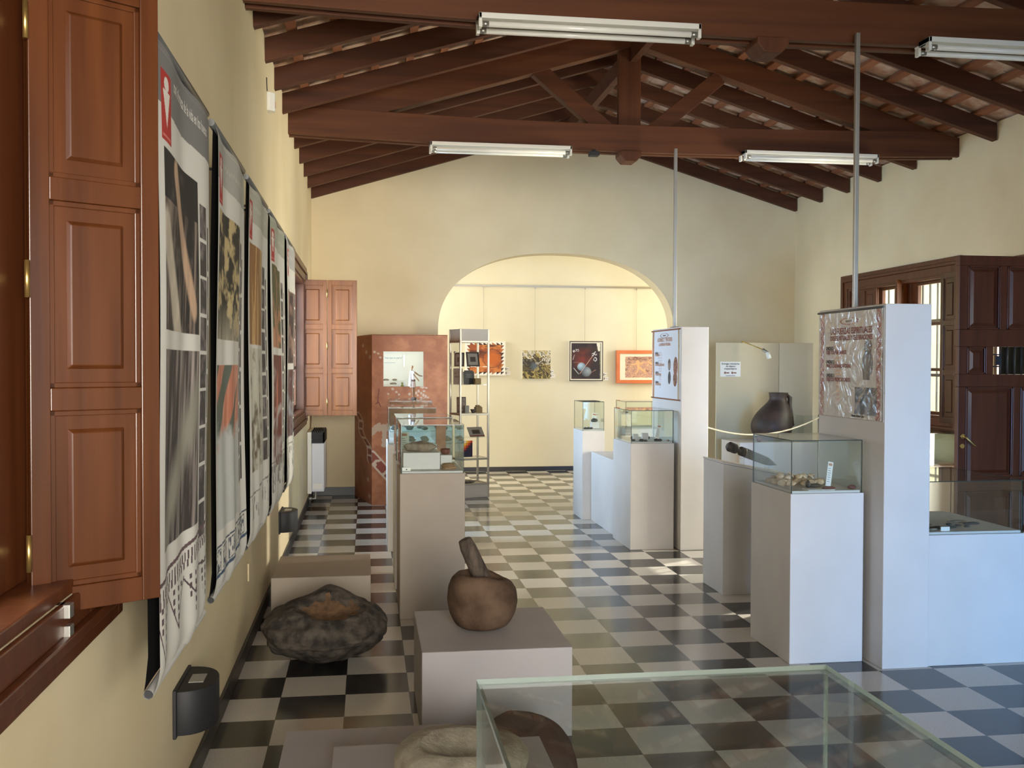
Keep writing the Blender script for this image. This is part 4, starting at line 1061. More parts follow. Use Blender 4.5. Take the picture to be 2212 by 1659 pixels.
# ------------------------------------------------------------------ red painted display booth with a window
def blobs(U, V, pts, asp):
    d = np.full(U.shape, 9.)
    for (a, b, r, e) in pts: d = np.minimum(d, np.hypot((U-a)/r, (V-b)*asp/(r*e)))
    return d
def booth():
    xA, xB, yF, h = .055, .892, 11.13, 1.885; xC, yC = -.14, 11.96
    t = thing('display_booth', 'terracotta red painted booth with cave-art motifs and a lit window, left of the arch', 'display booth', (.35, 11.55, 0))
    clay, dark, pale = C(166, 98, 66), C(112, 50, 34), C(186, 160, 136)
    wx0, wx1, wz0, wz1 = .182, .625, 1.315, 1.70
    ue = lambda x: (x-xA)/(xB-xA); ve = lambda z: 1-z/h
    pts = [(ue(x), ve(z), r, e) for x, z, r, e in
           ((.085, 1.695, .018, .9), (.125, 1.68, .016, .9), (.15, 1.635, .018, .8), (.285, 1.288, .018, 1.1), (.325, 1.252, .017, .8), (.355, 1.225, .016, 1), (.235, 1.232, .016, .9),
            (.515, 1.268, .02, .9), (.47, 1.23, .018, 1), (.545, 1.24, .016, 1.3), (.572, 1.262, .016, 1.2), (.60, 1.24, .014, 1.2), (.63, 1.262, .018, .7), (.625, 1.218, .015, 1.4), (.65, 1.205, .016, 1.3), (.60, 1.19, .015, .9), (.675, 1.19, .014, 1), (.635, 1.17, .017, 1.2), (.675, 1.155, .012, 1.6), (.56, 1.215, .014, .9), (.61, 1.305, .03, .55), (.655, 1.298, .02, .6),
            (.70, 1.13, .012, 1), (.67, 1.12, .012, 1.4))]
    def paint(U, V):
        n = fbm(U*9, V*22, 3, 5); img = mixc(C(144, 86, 54), C(168, 107, 70), (n-.35)*2.5)
        put(img, (blobs(U, V, pts, h/(xB-xA))+.35*(fbm(U*60, V*120, 9, 2)-.5)) < .95, pale*.92)
        # pale hunting figure and a banded cord running to the foot
        d = np.minimum(seg(U, V, (ue(.0), .60), (ue(.13), .535), h), seg(U, V, (ue(.11), .545), (ue(.235), .545), h)); d = np.minimum(d, seg(U, V, (ue(.20), .55), (ue(.19), .645), h))
        put(img, d+.03*(fbm(U*30, V*60, 5, 3)-.5) < .035, pale*.85)
        a, b = (ue(.055), .715), (ue(.42), .93); d = seg(U, V, a, b, h)
        put(img, d < .070, pale); q = (U-a[0])*.5+(V-a[1])*1.6
        put(img, (d < .048) & (np.sin(q*42+fbm(U*20, V*40, 2, 2)*2) > -.75), C(128, 60, 42))
        d = np.minimum(seg(U, V, (ue(.135), .265+.05), (ue(.118), .40), h), np.minimum(seg(U, V, (ue(.10), .405), (ue(.13), .395), h), seg(U, V, (ue(.13), .395), (ue(.15), .42), h))); put(img, d < .006, C(104, 44, 30))
        return img
    sheet('front_panel', M_kiosk, t, (xA, yF, h), (xB-xA, 0, 0), (0, 0, -h), 216, 350, paint, None, thick=.012, hole=(ue(wx0), ue(wx1), ve(wz1), ve(wz0)))
    def paint_l(U, V):
        n = fbm(U*7, V*22, 13, 5); img = mixc(C(136, 78, 48), C(154, 93, 58), (n-.35)*2.5)
        a, b = (.18, .50), (1.02, .72); q = V*60
        w = U-(.15+(V-.48)*3.2+.10*np.sin(V*40)); 
        ins = (V > .47) & (V < .76)
        put(img, ins & (np.abs(w) < .15), pale); put(img, ins & (np.abs(w) < .10) & (np.sin(V*130) > -.7), C(118, 54, 38))
        for (x, y) in ((.78, .86), (.86, .955), (.9, .13), (.7, .10), (.5, .06)): put(img, np.hypot((U-x)/.06, (V-y)/.011) < 1, pale*.85)
        return img
    sheet('side_panel', M_kiosk, t, (xC, yC, h), (xA-xC, yF-yC, 0), (0, 0, -h), 60, 200, paint_l, None, thick=.012)
    clay_m = pbr('terracotta_paint', srgb(158, 92, 62), .55)
    m = MB(); m.box(xB-.012, xB, yF+.012, 11.97, 0, h)
    m.prism([(xA, yF), (xB, yF), (xB, 11.97), (xC, 11.97)], h-.003, h+.004); part('carcass', m, clay_m, t)
    inw = pbr('white_interior', srgb(232, 232, 222), .7); yb = 11.9
    m = MB(); m.box(wx0-.05, xB-.03, yb, yb+.01, 1.0, 1.86); m.box(wx0-.06, wx0-.05, yF+.02, yb, 1.0, 1.86); m.box(xB-.035, xB-.025, yF+.02, yb, 1.0, 1.86)
    m.box(wx0-.05, xB-.03, yF+.02, yb, 1.20, 1.21); m.box(wx0-.05, xB-.03, yF+.02, yb, 1.85, 1.86)
    part('interior_lining', m, inw, t)
    m = MB()
    for i, (z, y0, x1) in enumerate(((1.37, 11.55, .44), (1.33, 11.38, .42), (1.29, 11.24, .40))): m.box(wx0-.03+.02*i, x1, y0, yb-.06*0, 1.21, z)
    part('stepped_shelf', m, inw, t)
    m = MB()
    lettering(m, '"mas que un perro"', .034, (.205, yb-.002, 1.625), (1, 0, 0), (0, 0, 1), bold=.0005, wx=.8)
    m.box(.20, .335, yb-.003, yb-.001, 1.575, 1.579); part('lettering', m, pbr('pale_grey_ink', srgb(150, 168, 180), .7), t)
    m = MB(); m.box(.43, .445, yb-.03, yb-.01, 1.53, 1.67); part('metal_channel', m, M_steel, t)
    m = MB(); m.tube([(.12, 11.5, 1.843), (.80, 11.5, 1.843)], .012, 12)
    e = pbr('lit_tube', (1, 1, 1, 1)); e.node_tree.nodes['Principled BSDF'].inputs['Emission Color'].default_value = (.93, 1, .98, 1); e.node_tree.nodes['Principled BSDF'].inputs['Emission Strength'].default_value = 22
    part('tube_light', m, e, t)
    for i, (x, y, z, r) in enumerate(((.22, 11.62, 1.37, .035), (.32, 11.60, 1.37, .028), (.30, 11.46, 1.33, .04), (.27, 11.3, 1.29, .045), (.29, 11.25, 1.29, .025))):
        tag(rock_mesh('flat_bone_find', (x, y, z), (r, .018, .012), M_stone, 150+i, .2, 1.6, 3, None, .12), 'small grey-brown find laid out inside the lit window of the red booth', 'find', 'finds inside the red booth')
    for i, (x, y, c) in enumerate(((.395, 11.25, srgb(130, 130, 60)), (.565, 11.3, srgb(70, 64, 40)))):
        m = MB(); m.lathe([(.014, 0), (.02, .015), (.016, .035), (.009, .04), (.013, .055), (.010, .066), (.003, .068)], 16, (x, y, 1.29 if i == 0 else 1.21)); tag(m.build('small_jar', pbr('jar_glaze', c, .5), loc=(x, y, 1.29 if i == 0 else 1.21)), 'tiny %s jar inside the lit window of the red booth' % ('olive' if i == 0 else 'dark'), 'jar')
booth()

# ------------------------------------------------------------------ clothed wooden figure on the last left case
def figure():
    cx, cy, z0 = .468, 10.12, 1.205
    t = thing('wooden_figure', 'small wooden mannequin in white tunic and skirt standing on the last left case', 'figurine', (cx, cy, z0))
    s = 1/1.185/213.0   # sketch units to metres
    def P(x, y, dy=0): return Vector((cx+(x-1070)*.0003975, cy+dy, z0+(1430-y)*.0003975))
    bm = bmesh.new(); verts = []; rad = []
    def chain(pts, start=None):
        prev = start
        for (p, r) in pts:
            v = bm.verts.new(p); verts.append(v); rad.append(r)
            if prev is not None: bm.edges.new((prev, v))
            prev = v
        return prev
    pel = bm.verts.new(P(1055, 960)); verts.append(pel); rad.append(.016)
    w = bm.verts.new(P(1060, 880)); verts.append(w); rad.append(.014); bm.edges.new((pel, w))
    ch = bm.verts.new(P(1055, 760)); verts.append(ch); rad.append(.019); bm.edges.new((w, ch))
    chain([(P(1030, 690), .007), (P(1022, 655), .008), (P(1038, 605), .0125), (P(1040, 560), .010)], ch)
    chain([(P(1085, 725, -.008), .010), (P(1150, 775, -.012), .0075), (P(1225, 825, -.014), .0065), (P(1262, 828, -.014), .006), (P(1300, 840, -.014), .0045)], ch)
    chain([(P(1035, 725, .012), .010), (P(1075, 800, -.02), .0075), (P(1125, 860, -.028), .0065), (P(1185, 930, -.03), .006), (P(1205, 968, -.03), .0045)], ch)
    chain([(P(1045, 1040, -.006), .013), (P(1052, 1140, -.006), .009), (P(1055, 1230, -.006), .0085), (P(1050, 1340, -.006), .0055), (P(1062, 1362, -.014), .006)], pel)
    chain([(P(1078, 1040, .006), .013), (P(1100, 1135, .006), .009), (P(1090, 1230, .006), .0085), (P(1082, 1340, .006), .0055), (P(1096, 1362, -.002), .006)], pel)
    me = bpy.data.meshes.new('body'); bm.to_mesh(me); bm.free()
    o = bpy.data.objects.new('body', me); COL.objects.link(o)
    sk = o.modifiers.new('skin', 'SKIN')
    if not me.skin_vertices: 
        pass
    for i, sv in enumerate(me.skin_vertices[0].data): sv.radius = (rad[i], rad[i]); sv.use_root = (i == 0)
    sb = o.modifiers.new('sub', 'SUBSURF'); sb.levels = 2; sb.render_levels = 2
    bpy.context.view_layer.update()
    m2 = bpy.data.meshes.new_from_object(o.evaluated_get(bpy.context.evaluated_depsgraph_get()))
    bpy.data.objects.remove(o)
    for v in m2.vertices: v.co -= Vector(t.location)
    m2.materials.clear(); m2.materials.append(noisy('figure_wood', srgb(112, 76, 44), srgb(146, 104, 64), (40, 40, 10), .45, 0, 4, .4))
    for p in m2.polygons: p.use_smooth = True
    b = bpy.data.objects.new('body', m2); COL.objects.link(b); b.parent = t
    cl = pbr('white_cloth', srgb(228, 224, 220), .85); br = pbr('brown_belt', srgb(96, 64, 46), .8); sk_ = pbr('faded_skirt_cloth', srgb(176, 154, 140), .85)
    def wrap(name, rows, mat, folds=0):
        m = MB(); n = 24; v = []
        for (x, y, rx, ry) in rows:
            c = P(x, y)
            for j in range(n):
                q = 2*PI*j/n; k = 1+folds*math.sin(q*7)*(y-rows[0][1])/300
                v.append((c.x+rx*k*math.cos(q), c.y+ry*k*math.sin(q), c.z))
        f = [(i*n+j, (i+1)*n+j, (i+1)*n+(j+1) % n, i*n+(j+1) % n) for i in range(len(rows)-1) for j in range(n)]
        m.add(v, f, 0, True); o = part(name, m, mat, t)
        sd = o.modifiers.new('solid', 'SOLIDIFY'); sd.thickness = .0012
    wrap('tunic', [(1036, 690, .010, .009), (1050, 725, .025, .019), (1052, 790, .024, .020), (1056, 870, .019, .018), (1058, 945, .022, .020)], cl, .1)
    wrap('skirt', [(1056, 930, .0195, .0185), (1052, 1000, .026, .022), (1050, 1085, .030, .025), (1056, 1120, .030, .026)], sk_, .12)
    wrap('belt', [(1058, 920, .0225, .0205), (1058, 965, .0235, .0215)], br)
    wrap('cape', [(1000, 690, .006, .014), (990, 800, .010, .020), (988, 930, .013, .022), (985, 1090, .015, .023)], cl, .2)
    m = MB(); m.lathe([(.0, 0), (.026, 0), (.026, .018), (.022, .022), (0, .022)], 28, (P(1110, 1430).x-.012, cy-.004, z0)); part('base_disc', m, M_rock_p, t)
figure()

# ------------------------------------------------------------------ aluminium display tower
def tower():
    ang = math.atan2(.12, .36); wT, dT, H = .38, .318, 1.975
    org = (1.07, 11.54, 0); t = thing('display_tower', 'tall aluminium and glass display tower left of the arch opening', 'display cabinet', org, None, ang)
    for x, y in ((0, 0), (wT-.022, 0), (0, dT-.022), (wT-.022, dT-.022)):
        m = MB(); m.box(x, x+.022, y, y+.022, 0, H); part('post', m, M_alu, t, .002, False)
    mt = pbr('tower_board', srgb(176, 168, 156), .55)
    m = MB(); m.box(.004, wT-.004, .004, dT-.004, 1.83, H-.002); part('header', m, mt, t, .002, False)
    m = MB(); m.box(.004, wT-.004, .004, dT-.004, .0, .155); part('base', m, mt, t, .002, False)
    m = MB()
    for z in (1.815, .965, .44, .145):
        for b in ((0, wT, 0, .02), (0, wT, dT-.02, dT), (0, .02, .02, dT-.02), (wT-.02, wT, .02, dT-.02)): m.box(b[0], b[1], b[2], b[3], z, z+.022)
    part('rail', m, M_alu, t, .002, False)
    for z in (1.53, 1.318, .975, .70, .455):
        m = MB(); m.box(.02, wT-.02, .02, dT-.02, z, z+.006); part('glass_shelf', m, [M_glass], t, 0, False)
    for b in ((.004, .008, .02, dT-.02),):
        m = MB(); m.box(b[0], b[1], b[2], b[3], .16, 1.82); part('glass_pane', m, M_glass, t, 0, False)
    m = MB(); m.tube([(.0, .13, 1.70), (-.015, .13, 1.70)], .014, 14); m.tube([(.0, .13, .86), (-.015, .13, .86)], .014, 14); part('lock', m, M_steel, t, 0, False)
    Mw = Matrix.Translation(org) @ Matrix.Rotation(ang, 4, 'Z')
    def item(name, label, cat, x, y, z, parts, rz=0, tilt=0, group=None):
        p = Mw @ Vector((x, y, z)); e = thing(name, label, cat, p, group, ang+rz); R = Matrix.Rotation(tilt, 4, 'X')
        for nm, boxes, mat in parts:
            m = MB()
            for b in boxes: m.box(*b, 0, R)
            part(nm, m, mat, e, .001, False)
    dk = pbr('dark_frame', srgb(52, 42, 36), .5); ph = noisy('sepia_photo', srgb(92, 80, 70), srgb(150, 138, 124), (30, 30, 30), .6); gy = pbr('grey_mount', srgb(132, 126, 118), .7)
    oc = noisy('ochre_box', srgb(112, 92, 56), srgb(136, 114, 72), (20, 20, 20), .6); bk = pbr('black_plaque', srgb(34, 36, 32), .5); gr = pbr('grey_cup', srgb(120, 116, 108), .5)
    fr = lambda w, h: [('frame', [(-w, w, 0, .012, 0, .018), (-w, w, 0, .012, h-.018, h), (-w, -w+.018, 0, .012, .018, h-.018), (w-.018, w, 0, .012, .018, h-.018)], dk), ('mount', [(-w+.018, w-.018, .004, .01, .018, h-.018)], gy), ('picture', [(-w*.42, w*.42, .001, .004, h*.32, h*.66)], dk)]
    item('framed_picture', 'dark framed small picture leaning on the top glass shelf of the tower', 'picture frame', .225, .11, 1.537, fr(.082, .175), 0, -.22)
    item('framed_picture', 'dark framed picture half behind the post, top glass shelf of the tower', 'picture frame', .06, .16, 1.537, fr(.06, .165), -.5, -.15)
    item('photo_panel', 'sepia photo panel leaning on the second shelf of the tower', 'photo', .055, .18, 1.325, [('panel', [(-.055, .055, 0, .008, 0, .19)], gy), ('photo', [(-.04, .04, -.002, 0, .08, .15)], ph)], -.4, -.15)
    item('plaque', 'black plaque on the second shelf of the tower', 'plaque', .185, .15, 1.325, [('plate', [(-.07, .07, 0, .012, 0, .15), (-.055, .055, 0, .012, .15, .165)], bk), ('lettering', [(-.035, .035, -.001, 0, .115, .12), (-.03, .03, -.001, 0, .10, .104), (-.035, .035, -.001, 0, .085, .089)], gr)], 0, -.08)
    item('small_box', 'small ochre box on the second shelf of the tower', 'box', .265, .07, 1.325, [('box', [(-.038, .038, 0, .05, 0, .072)], oc)])
    item('framed_picture', 'framed picture leaning on the middle shelf of the tower', 'picture frame', .09, .16, .988, [('panel', [(-.055, .055, 0, .01, 0, .19)], dk), ('photo', [(-.045, .045, -.002, 0, .02, .175)], ph)], -.35, -.15)
    item('cup', 'square grey cup on the middle shelf of the tower', 'cup', .12, .06, .988, [('cup', [(-.026, .026, 0, .05, 0, .09)], gr)])
    item('ochre_stone_box', 'ochre box with a rough lump on top, right on the middle shelf of the tower', 'box', .285, .08, .988, [('box', [(-.04, .04, 0, .06, 0, .07)], oc), ('lump', [(-.03, .01, .01, .05, .07, .092), (-.005, .032, .015, .045, .07, .082)], oc)])
    p = Mw @ Vector((.20, .07, .988)); m = MB(); m.lathe([(.018, 0), (.02, .012), (.036, .045), (.033, .045), (.016, .014), (.003, .012)], 22, tuple(p)); tag(m.build('bowl', dk, loc=p), 'little dark bowl on the middle shelf of the tower', 'bowl')
    item('open_booklet', 'pale booklet with a figure drawing tilted on the fourth shelf of the tower', 'booklet', .255, .06, .712, [('page', [(-.095, .095, 0, .008, 0, .145)], gy), ('drawing', [(-.05, .05, -.001, 0, .04, .10)], dk), ('band', [(-.095, .095, -.001, 0, .0, .018)], M_redst)], 0, -.75)
    # squared rainbow textile
    cols = [srgb(40, 48, 44), srgb(226, 214, 196), srgb(232, 186, 60), srgb(218, 120, 44), srgb(176, 48, 34), srgb(64, 34, 44), srgb(38, 36, 60)]
    mts = [pbr('textile_square', c, .85) for c in cols]
    e = thing('squared_textile', 'small textile of diagonal colour squares on the lower shelf of the tower', 'textile', Mw @ Vector((.115, .10, .47)), None, ang); m = MB()
    for i in range(7):
        for j in range(7): m.box(-.1+.0275*i, -.1+.0275*(i+1), 0, .004, .0275*j, .0275*(j+1), max(0, min(6, (i-j)+4)) if (i-j) < 3 else 6)
    part('cloth', m, mts, e, 0, False)
    tag(rock_mesh('dark_slab', Mw @ Vector((.15, .15, .158)), (.13, .08, .02), M_flint, 171, .2, 1.4, 3, None, .1, None, ang), 'dark flat slab on the base of the tower', 'stone')
tower()

# ------------------------------------------------------------------ gallery: hanging rail, wires, paintings
m = MB(); m.box(.2, 5.6, GY-.02, GY, 2.69, 2.715)
tag(m.build('picture_rail', M_alu, loc=(2.9, GY, 2.69)), 'thin metal picture rail along the gallery wall beyond the arch', 'picture rail')
def painting(x0, x1, z0, z1, paint, label, frame=None, fw=.0, depth=.03, wires=(), nu=120, nv=120, mat=None):
    y = GY-.05; t = thing('painting', label, 'painting', ((x0+x1)/2, y, z0), 'paintings on the gallery wall')
    m = MB(); m.box(x0+fw*.5, x1-fw*.5, y, GY-.004, z0+fw*.5, z1-fw*.5); part('stretcher', m, M_paper, t)
    sheet('canvas', M_canvas, t, (x0+fw, y-.001, z1-fw), (x1-x0-2*fw, 0, 0), (0, 0, -(z1-z0-2*fw)), nu, nv, paint)
    if frame:
        m = MB()
        for b in ((x0, x1, z0, z0+fw), (x0, x1, z1-fw, z1), (x0, x0+fw, z0+fw, z1-fw), (x1-fw, x1, z0+fw, z1-fw)): m.box(b[0], b[1], y-.018, GY-.01, b[2], b[3])
        part('frame', m, frame, t, .003)
    for x in wires:
        m = MB(); m.tube([(x, GY-.012, z1-.02), (x, GY-.012, 2.69)], .0016, 6); m.box(x-.008, x+.008, GY-.026, GY-.018, 2.665, 2.70); part('hanging_wire', m, M_alu, t)
def p1(U, V):
    n = fbm(U*6, V*7, 1, 5); img = mixc(C(160, 82, 42), C(206, 128, 66), (n-.4)*4)
    img = mixc(img, C(96, 52, 40), (fbm(U*3, V*14, 4, 4)-.55)*6*(V < .5)); d = np.hypot(U-.68, (V-.5)*.9)
    img = mixc(img, C(198, 104, 42), (.24-d)*9); img = mixc(img, C(92, 50, 40), (.012-np.abs(d-.24))*90)
    e = np.minimum(np.minimum(U, 1-U), np.minimum(V, 1-V)); put(img, e < .105, C(240, 238, 230))
    tri = np.where(np.minimum(V, 1-V) < np.minimum(U, 1-U), U, V)*9; saw = tri-np.floor(tri); k = np.floor(tri).astype(int) % 4
    inn = (e > .028) & (e < .105) & ((e-.028)/.077 > saw)
    for i, c in enumerate((C(48, 34, 30), C(126, 60, 38), C(176, 112, 60), C(74, 40, 34))): put(img, inn & (k == i), c)
    return img
def p2(U, V):
    w = fbm(U*3, V*3, 21, 4); w2 = fbm(U*4+w*3, V*4+w*4, 24, 5); s = np.sin(w2*28+V*7)
    img = mixc(C(66, 58, 44), C(176, 158, 92), (s+.5)); img = mixc(img, C(212, 208, 196), (np.sin(w2*30+2)+.1)*(V < .42+.15*w)*1.2)
    img = mixc(img, C(52, 46, 40), ((V > .3) & (V < .75) & (U < .3+.2*w))*.8); img = mixc(img, C(84, 96, 108), (.2-np.hypot(U-.42, (V-.55)))*7*(w2 > .5))
    return img
def p3(U, V):
    n = fbm(U*5, V*6, 31, 5); img = mixc(C(36, 24, 26), C(58, 38, 36), (n-.4)*3); img = mixc(img, C(116, 40, 28), (.42-np.hypot(U-.38, (V-.45)*1.1))*3.4*n*1.6)
    def ball(cx, cy, r, hx, hy, c1, c2):
        d = np.hypot(U-cx, (V-cy)*1.22); h = np.hypot(U-hx, (V-hy)*1.22); put(img, d < r, mixc(c1, c2, h/(r*1.5)))
    ball(.50, .80, .17, .56, .78, C(150, 164, 174), C(40, 36, 40)); ball(.34, .66, .14, .30, .62, C(176, 206, 226), C(58, 84, 112))
    for a, b, w, c in (((.28, .86), (.78, .28), .008, C(206, 170, 146)), ((.06, .54), (.38, .54), .006, C(170, 130, 112)), ((.6, .85), (.82, .75), .007, C(176, 130, 112)), ((.08, .70), (.24, .86), .010, C(190, 196, 204)), ((.10, .33), (.05, .46), .008, C(196, 190, 186))): put(img, seg(U, V, a, b, 1.22) < w, c)
    for cx, cy, r in ((.72, .31, .05), (.82, .28, .06), (.80, .45, .07), (.16, .2, .035), (.22, .2, .03), (.08, .22, .03)):
        d = np.hypot(U-cx, (V-cy)*1.0); put(img, (np.abs(d-r*.7) < .014) & (fbm(U*30, V*30, 7, 2) > .42), C(206, 206, 210))
    tear = (U > .86+.12*V+.04*(fbm(U*9, V*9, 8, 3)-.5)) & (V < .22); put(img, tear, C(228, 224, 212)); put(img, (U > .965+.03*(fbm(U*5, V*16, 4, 3)-.5)), C(150, 150, 130))
    return img
def p3f(U, V):
    # dark frame, pale slip, image
    e = np.minimum(np.minimum(U*.51, (1-U)*.51), np.minimum(V*.585, (1-V)*.585)); img = p3(np.clip((U-.06)/.88, 0, 1), np.clip((V-.055)/.89, 0, 1)); put(img, e < .030, C(224, 218, 204)); put(img, e < .014, C(52, 48, 40)); return img
def p4(U, V):
    img = np.ones(U.shape+(3,))*C(240, 234, 214); n = fbm(U*9, V*9, 41, 5)
    u, v = (U-.13)/.78, (V-.11)/.80; ed = .02*(fbm(U*20, V*20, 44, 3)-.5)
    ins = (u > ed) & (u < 1+ed) & (v > ed) & (v < 1+ed)
    w = fbm(u*5, v*5, 47, 5); s = np.sin(w*34+v*5); q = mixc(C(172, 134, 134), C(206, 160, 130), s*.5+.5); q = mixc(q, C(132, 92, 88), (n-.55)*6); q = mixc(q, C(232, 196, 160), (np.sin(w*50)-.6)*2*(n > .45))
    for a, b, wd in (((.2, .38), (.52, .30), .05), ((.38, .20), (.40, .55), .055), ((.40, .5), (.58, .70), .05), ((.40, .5), (.36, .75), .04), ((.7, .25), (.85, .40), .05), ((.6, .6), (.6, .78), .03)): q = mixc(q, C(224, 178, 130), (wd-seg(u, v, a, b, 1.))*30)
    put(img, ins, q); return img
orange = noisy('orange_frame', srgb(206, 112, 66), srgb(218, 126, 80), (6, 6, 6), .5)
painting(1.416, 1.994, 1.398, 1.892, p1, 'painting of orange shapes in a white border of coloured triangles, behind the tower', None, 0, .03, (1.68,))
painting(2.247, 2.662, 1.352, 1.764, p2, 'unframed square swirling gold and black painting on the gallery wall', None, 0, .03, (2.437,))
painting(2.945, 3.451, 1.318, 1.904, p3f, 'dark painting with a blue-lit sphere on the gallery wall', None, 0, .03, (3.185,), 130, 150)
painting(3.655, 4.40, 1.284, 1.772, p4, 'reddish figure painting in an orange frame, partly behind the far pillar', orange, .05, .03, (3.966,), 140, 110)
def caption(x, z, label):
    t = thing('caption_card', label, 'caption card', (x, GY, z), 'caption cards beside the gallery paintings')
    m = MB(); m.box(x, x+.055, GY-.005, GY-.001, z+.065, z+.115); m.box(x+.0, x+.078, GY-.005, GY-.001, z, z+.055); part('cards', m, M_paper, t)
    m = MB(); m.box(x+.003, x+.014, GY-.006, GY-.005, z+.07, z+.105); m.box(x+.02, x+.045, GY-.006, GY-.005, z+.085, z+.092); m.box(x+.006, x+.018, GY-.006, GY-.005, z+.012, z+.045); m.box(x+.026, x+.055, GY-.006, GY-.005, z+.03, z+.033); part('printed_lines', m, M_ink, t)
caption(2.0, 1.405, 'pair of white caption cards right of the triangle-bordered painting'); caption(2.666, 1.366, 'pair of white caption cards right of the gold and black painting'); caption(3.468, 1.325, 'pair of white caption cards right of the dark sphere painting')

# ------------------------------------------------------------------ back right: board, jar, rope, stands
def back_display():
    y = 10.85
    t = thing('display_board', 'pale grey folding display board in the back right corner', 'board', (4.45, y, 0), None)
    bm_ = noisy('board_grey', srgb(200, 186, 154), srgb(204, 191, 160), (2, 2, 2), .7)
    m = MB(); m.box(3.918, 4.665, y, y+.02, .0, 1.815); part('panel', m, bm_, t, .002)
    m = MB(); m.hexa([(4.668, y, 0), (5.02, y-.12, 0), (5.02, y-.10, 0), (4.668, y+.02, 0), (4.668, y, 1.815), (5.02, y-.12, 1.815), (5.02, y-.10, 1.815), (4.668, y+.02, 1.815)]); part('panel', m, bm_, t, .002)
    plinth(3.93, 4.86, 10.15, 10.70, .735, 'long low white plinth carrying the dark jar in the back right corner', M_white, 'white plinths on the right side')
    n = thing('notice', 'white notice about voluntary handovers on the grey display board', 'notice', (4.08, y-.003, 1.43))
    m = MB(); m.box(3.965, 4.205, y-.004, y-.0005, 1.43, 1.60); part('sheet', m, M_paper, n)
    m = MB()
    for i, s in enumerate(('Entregas voluntarias', 'de objetos', 'arqueológicos')): lettering(m, s, .026, (4.085, y-.0048, 1.568-.028*i), (1, 0, 0), (0, 0, 1), 'CENTER', bold=.0006)
    m.box(4.03, 4.14, y-.0048, y-.0044, 1.438, 1.443); part('lettering', m, M_ink, n)
    m = MB()
    for x in (4.01, 4.095): m.box(x, x+.022, y-.0048, y-.0044, 1.462, 1.486); m.box(x+.026, x+.06, y-.0048, y-.0044, 1.466, 1.48)
    part('emblem', m, pbr('brown_print', srgb(140, 100, 84), .7), n)
    l = thing('spot_lamp', 'small white spot lamp on a thin arm over the grey display board', 'lamp', (4.4, y-.1, 1.7))
    m = MB(); m.tube([(4.22, y+.01, 1.815), (4.22, y-.02, 1.83), (4.36, y-.30, 1.73)], .006, 8); part('arm', m, M_brass, l)
    m = MB(); m.tube([(4.35, y-.29, 1.735), (4.385, y-.34, 1.70)], .018, 12); part('socket', m, M_steel, l)
    m = MB(); m.tube([(4.383, y-.338, 1.705), (4.402, y-.35, 1.635)], [.022, .026], 16); part('shade', m, M_lampwhite, l)
    # dark jar, swollen to one side, with a strap handle
    c = Vector((4.40, 10.42, .735)); j = thing('ceramic_jar', 'large dark lopsided jar with strap handle before the grey display board', 'jar', c)
    prof = [(0, 0, 0), (.13, 0, 0), (.19, .04, 0), (.226, .12, 0), (.226, .19, .0), (.205, .27, .015), (.17, .335, .035), (.128, .395, .058), (.100, .435, .068), (.092, .465, .072), (.100, .50, .076), (.108, .525, .078), (.098, .525, .078), (.084, .47, .072), (.0, .40, .05)]
    P = prof
    for _ in range(2):
        Q = [P[0]]
        for a, b in zip(P[:-1], P[1:]): Q += [tuple(.75*p+.25*q for p, q in zip(a, b)), tuple(.25*p+.75*q for p, q in zip(a, b))]
        P = Q+[P[-1]]
    m = MB(); k = 48; v = []; f = []
    for r, z, dx in P:
        for q in range(k): a = 2*PI*q/k; v.append((c.x+dx+r*math.cos(a), c.y+r*.92*math.sin(a), c.z+z))
    for i in range(len(P)-1):
        for q in range(k): f.append((i*k+q, i*k+(q+1) % k, (i+1)*k+(q+1) % k, (i+1)*k+q))
    m.add(v, f, 0, True); part('body', m, M_pot, j)
    m = MB(); m.tube([(c.x+.165, c.y-.01, c.z+.50), (c.x+.205, c.y-.01, c.z+.47), (c.x+.20, c.y-.01, c.z+.38), (c.x+.215, c.y-.01, c.z+.28), (c.x+.232, c.y, c.z+.16)], [.02, .025, .026, .028, .03], 12); part('handle', m, M_pot, j)
    tag(rock_mesh('small_find', (4.19, 10.25, .735), (.03, .02, .03), M_redst, 181, .2, 1.5, 3, None, .1), 'small maroon stone beside the dark jar', 'find')
    g = thing('acrylic_guard', 'low clear guard sheet right of the dark jar', 'glass guard', (4.75, 10.2, .735)); m = MB(); m.box(4.66, 4.85, 10.18, 10.185, .735, 1.02); m.box(4.66, 4.665, 10.185, 10.68, .735, 1.02); part('sheet', m, M_glass, g)
    plinth(4.94, 5.34, 9.72, 10.30, .985, 'white plinth in the back right corner beside the window', M_white, 'white plinths on the right side')
    # rope barrier
    r = thing('rope_barrier', 'pale rope hanging slack between the far pillar and a stand behind the near one', 'rope', (2.86, 8.5, 1.05))
    a = Vector((2.851, 8.42, 1.055)); b = Vector((4.47, 9.42, 1.04)); pts = []
    for i in range(25):
        s = i/24; p = a.lerp(b, s); p.z -= .135*4*s*(1-s); pts.append(p)
    m = MB(); m.tube(pts, .0075, 8); part('rope', m, pbr('pale_rope', srgb(158, 150, 130), .9), r)
    s_ = thing('rope_stand', 'thin metal rope stand hidden behind the near pillar', 'stand', (4.48, 9.43, 0)); m = MB(); m.tube([(4.48, 9.43, 0), (4.48, 9.43, 1.07)], .012, 12); part('pole', m, M_steel, s_); m = MB(); m.lathe([(.13, 0), (.13, .012), (.02, .02), (.012, .03)], 24, (4.48, 9.43, 0)); part('foot', m, M_steel, s_)
    # plinth and case below the right window
    plinth(4.93, 5.335, 8.32, 9.3, .665, 'low white plinth under the right window behind the near pillar', M_white, 'white plinths on the right side')
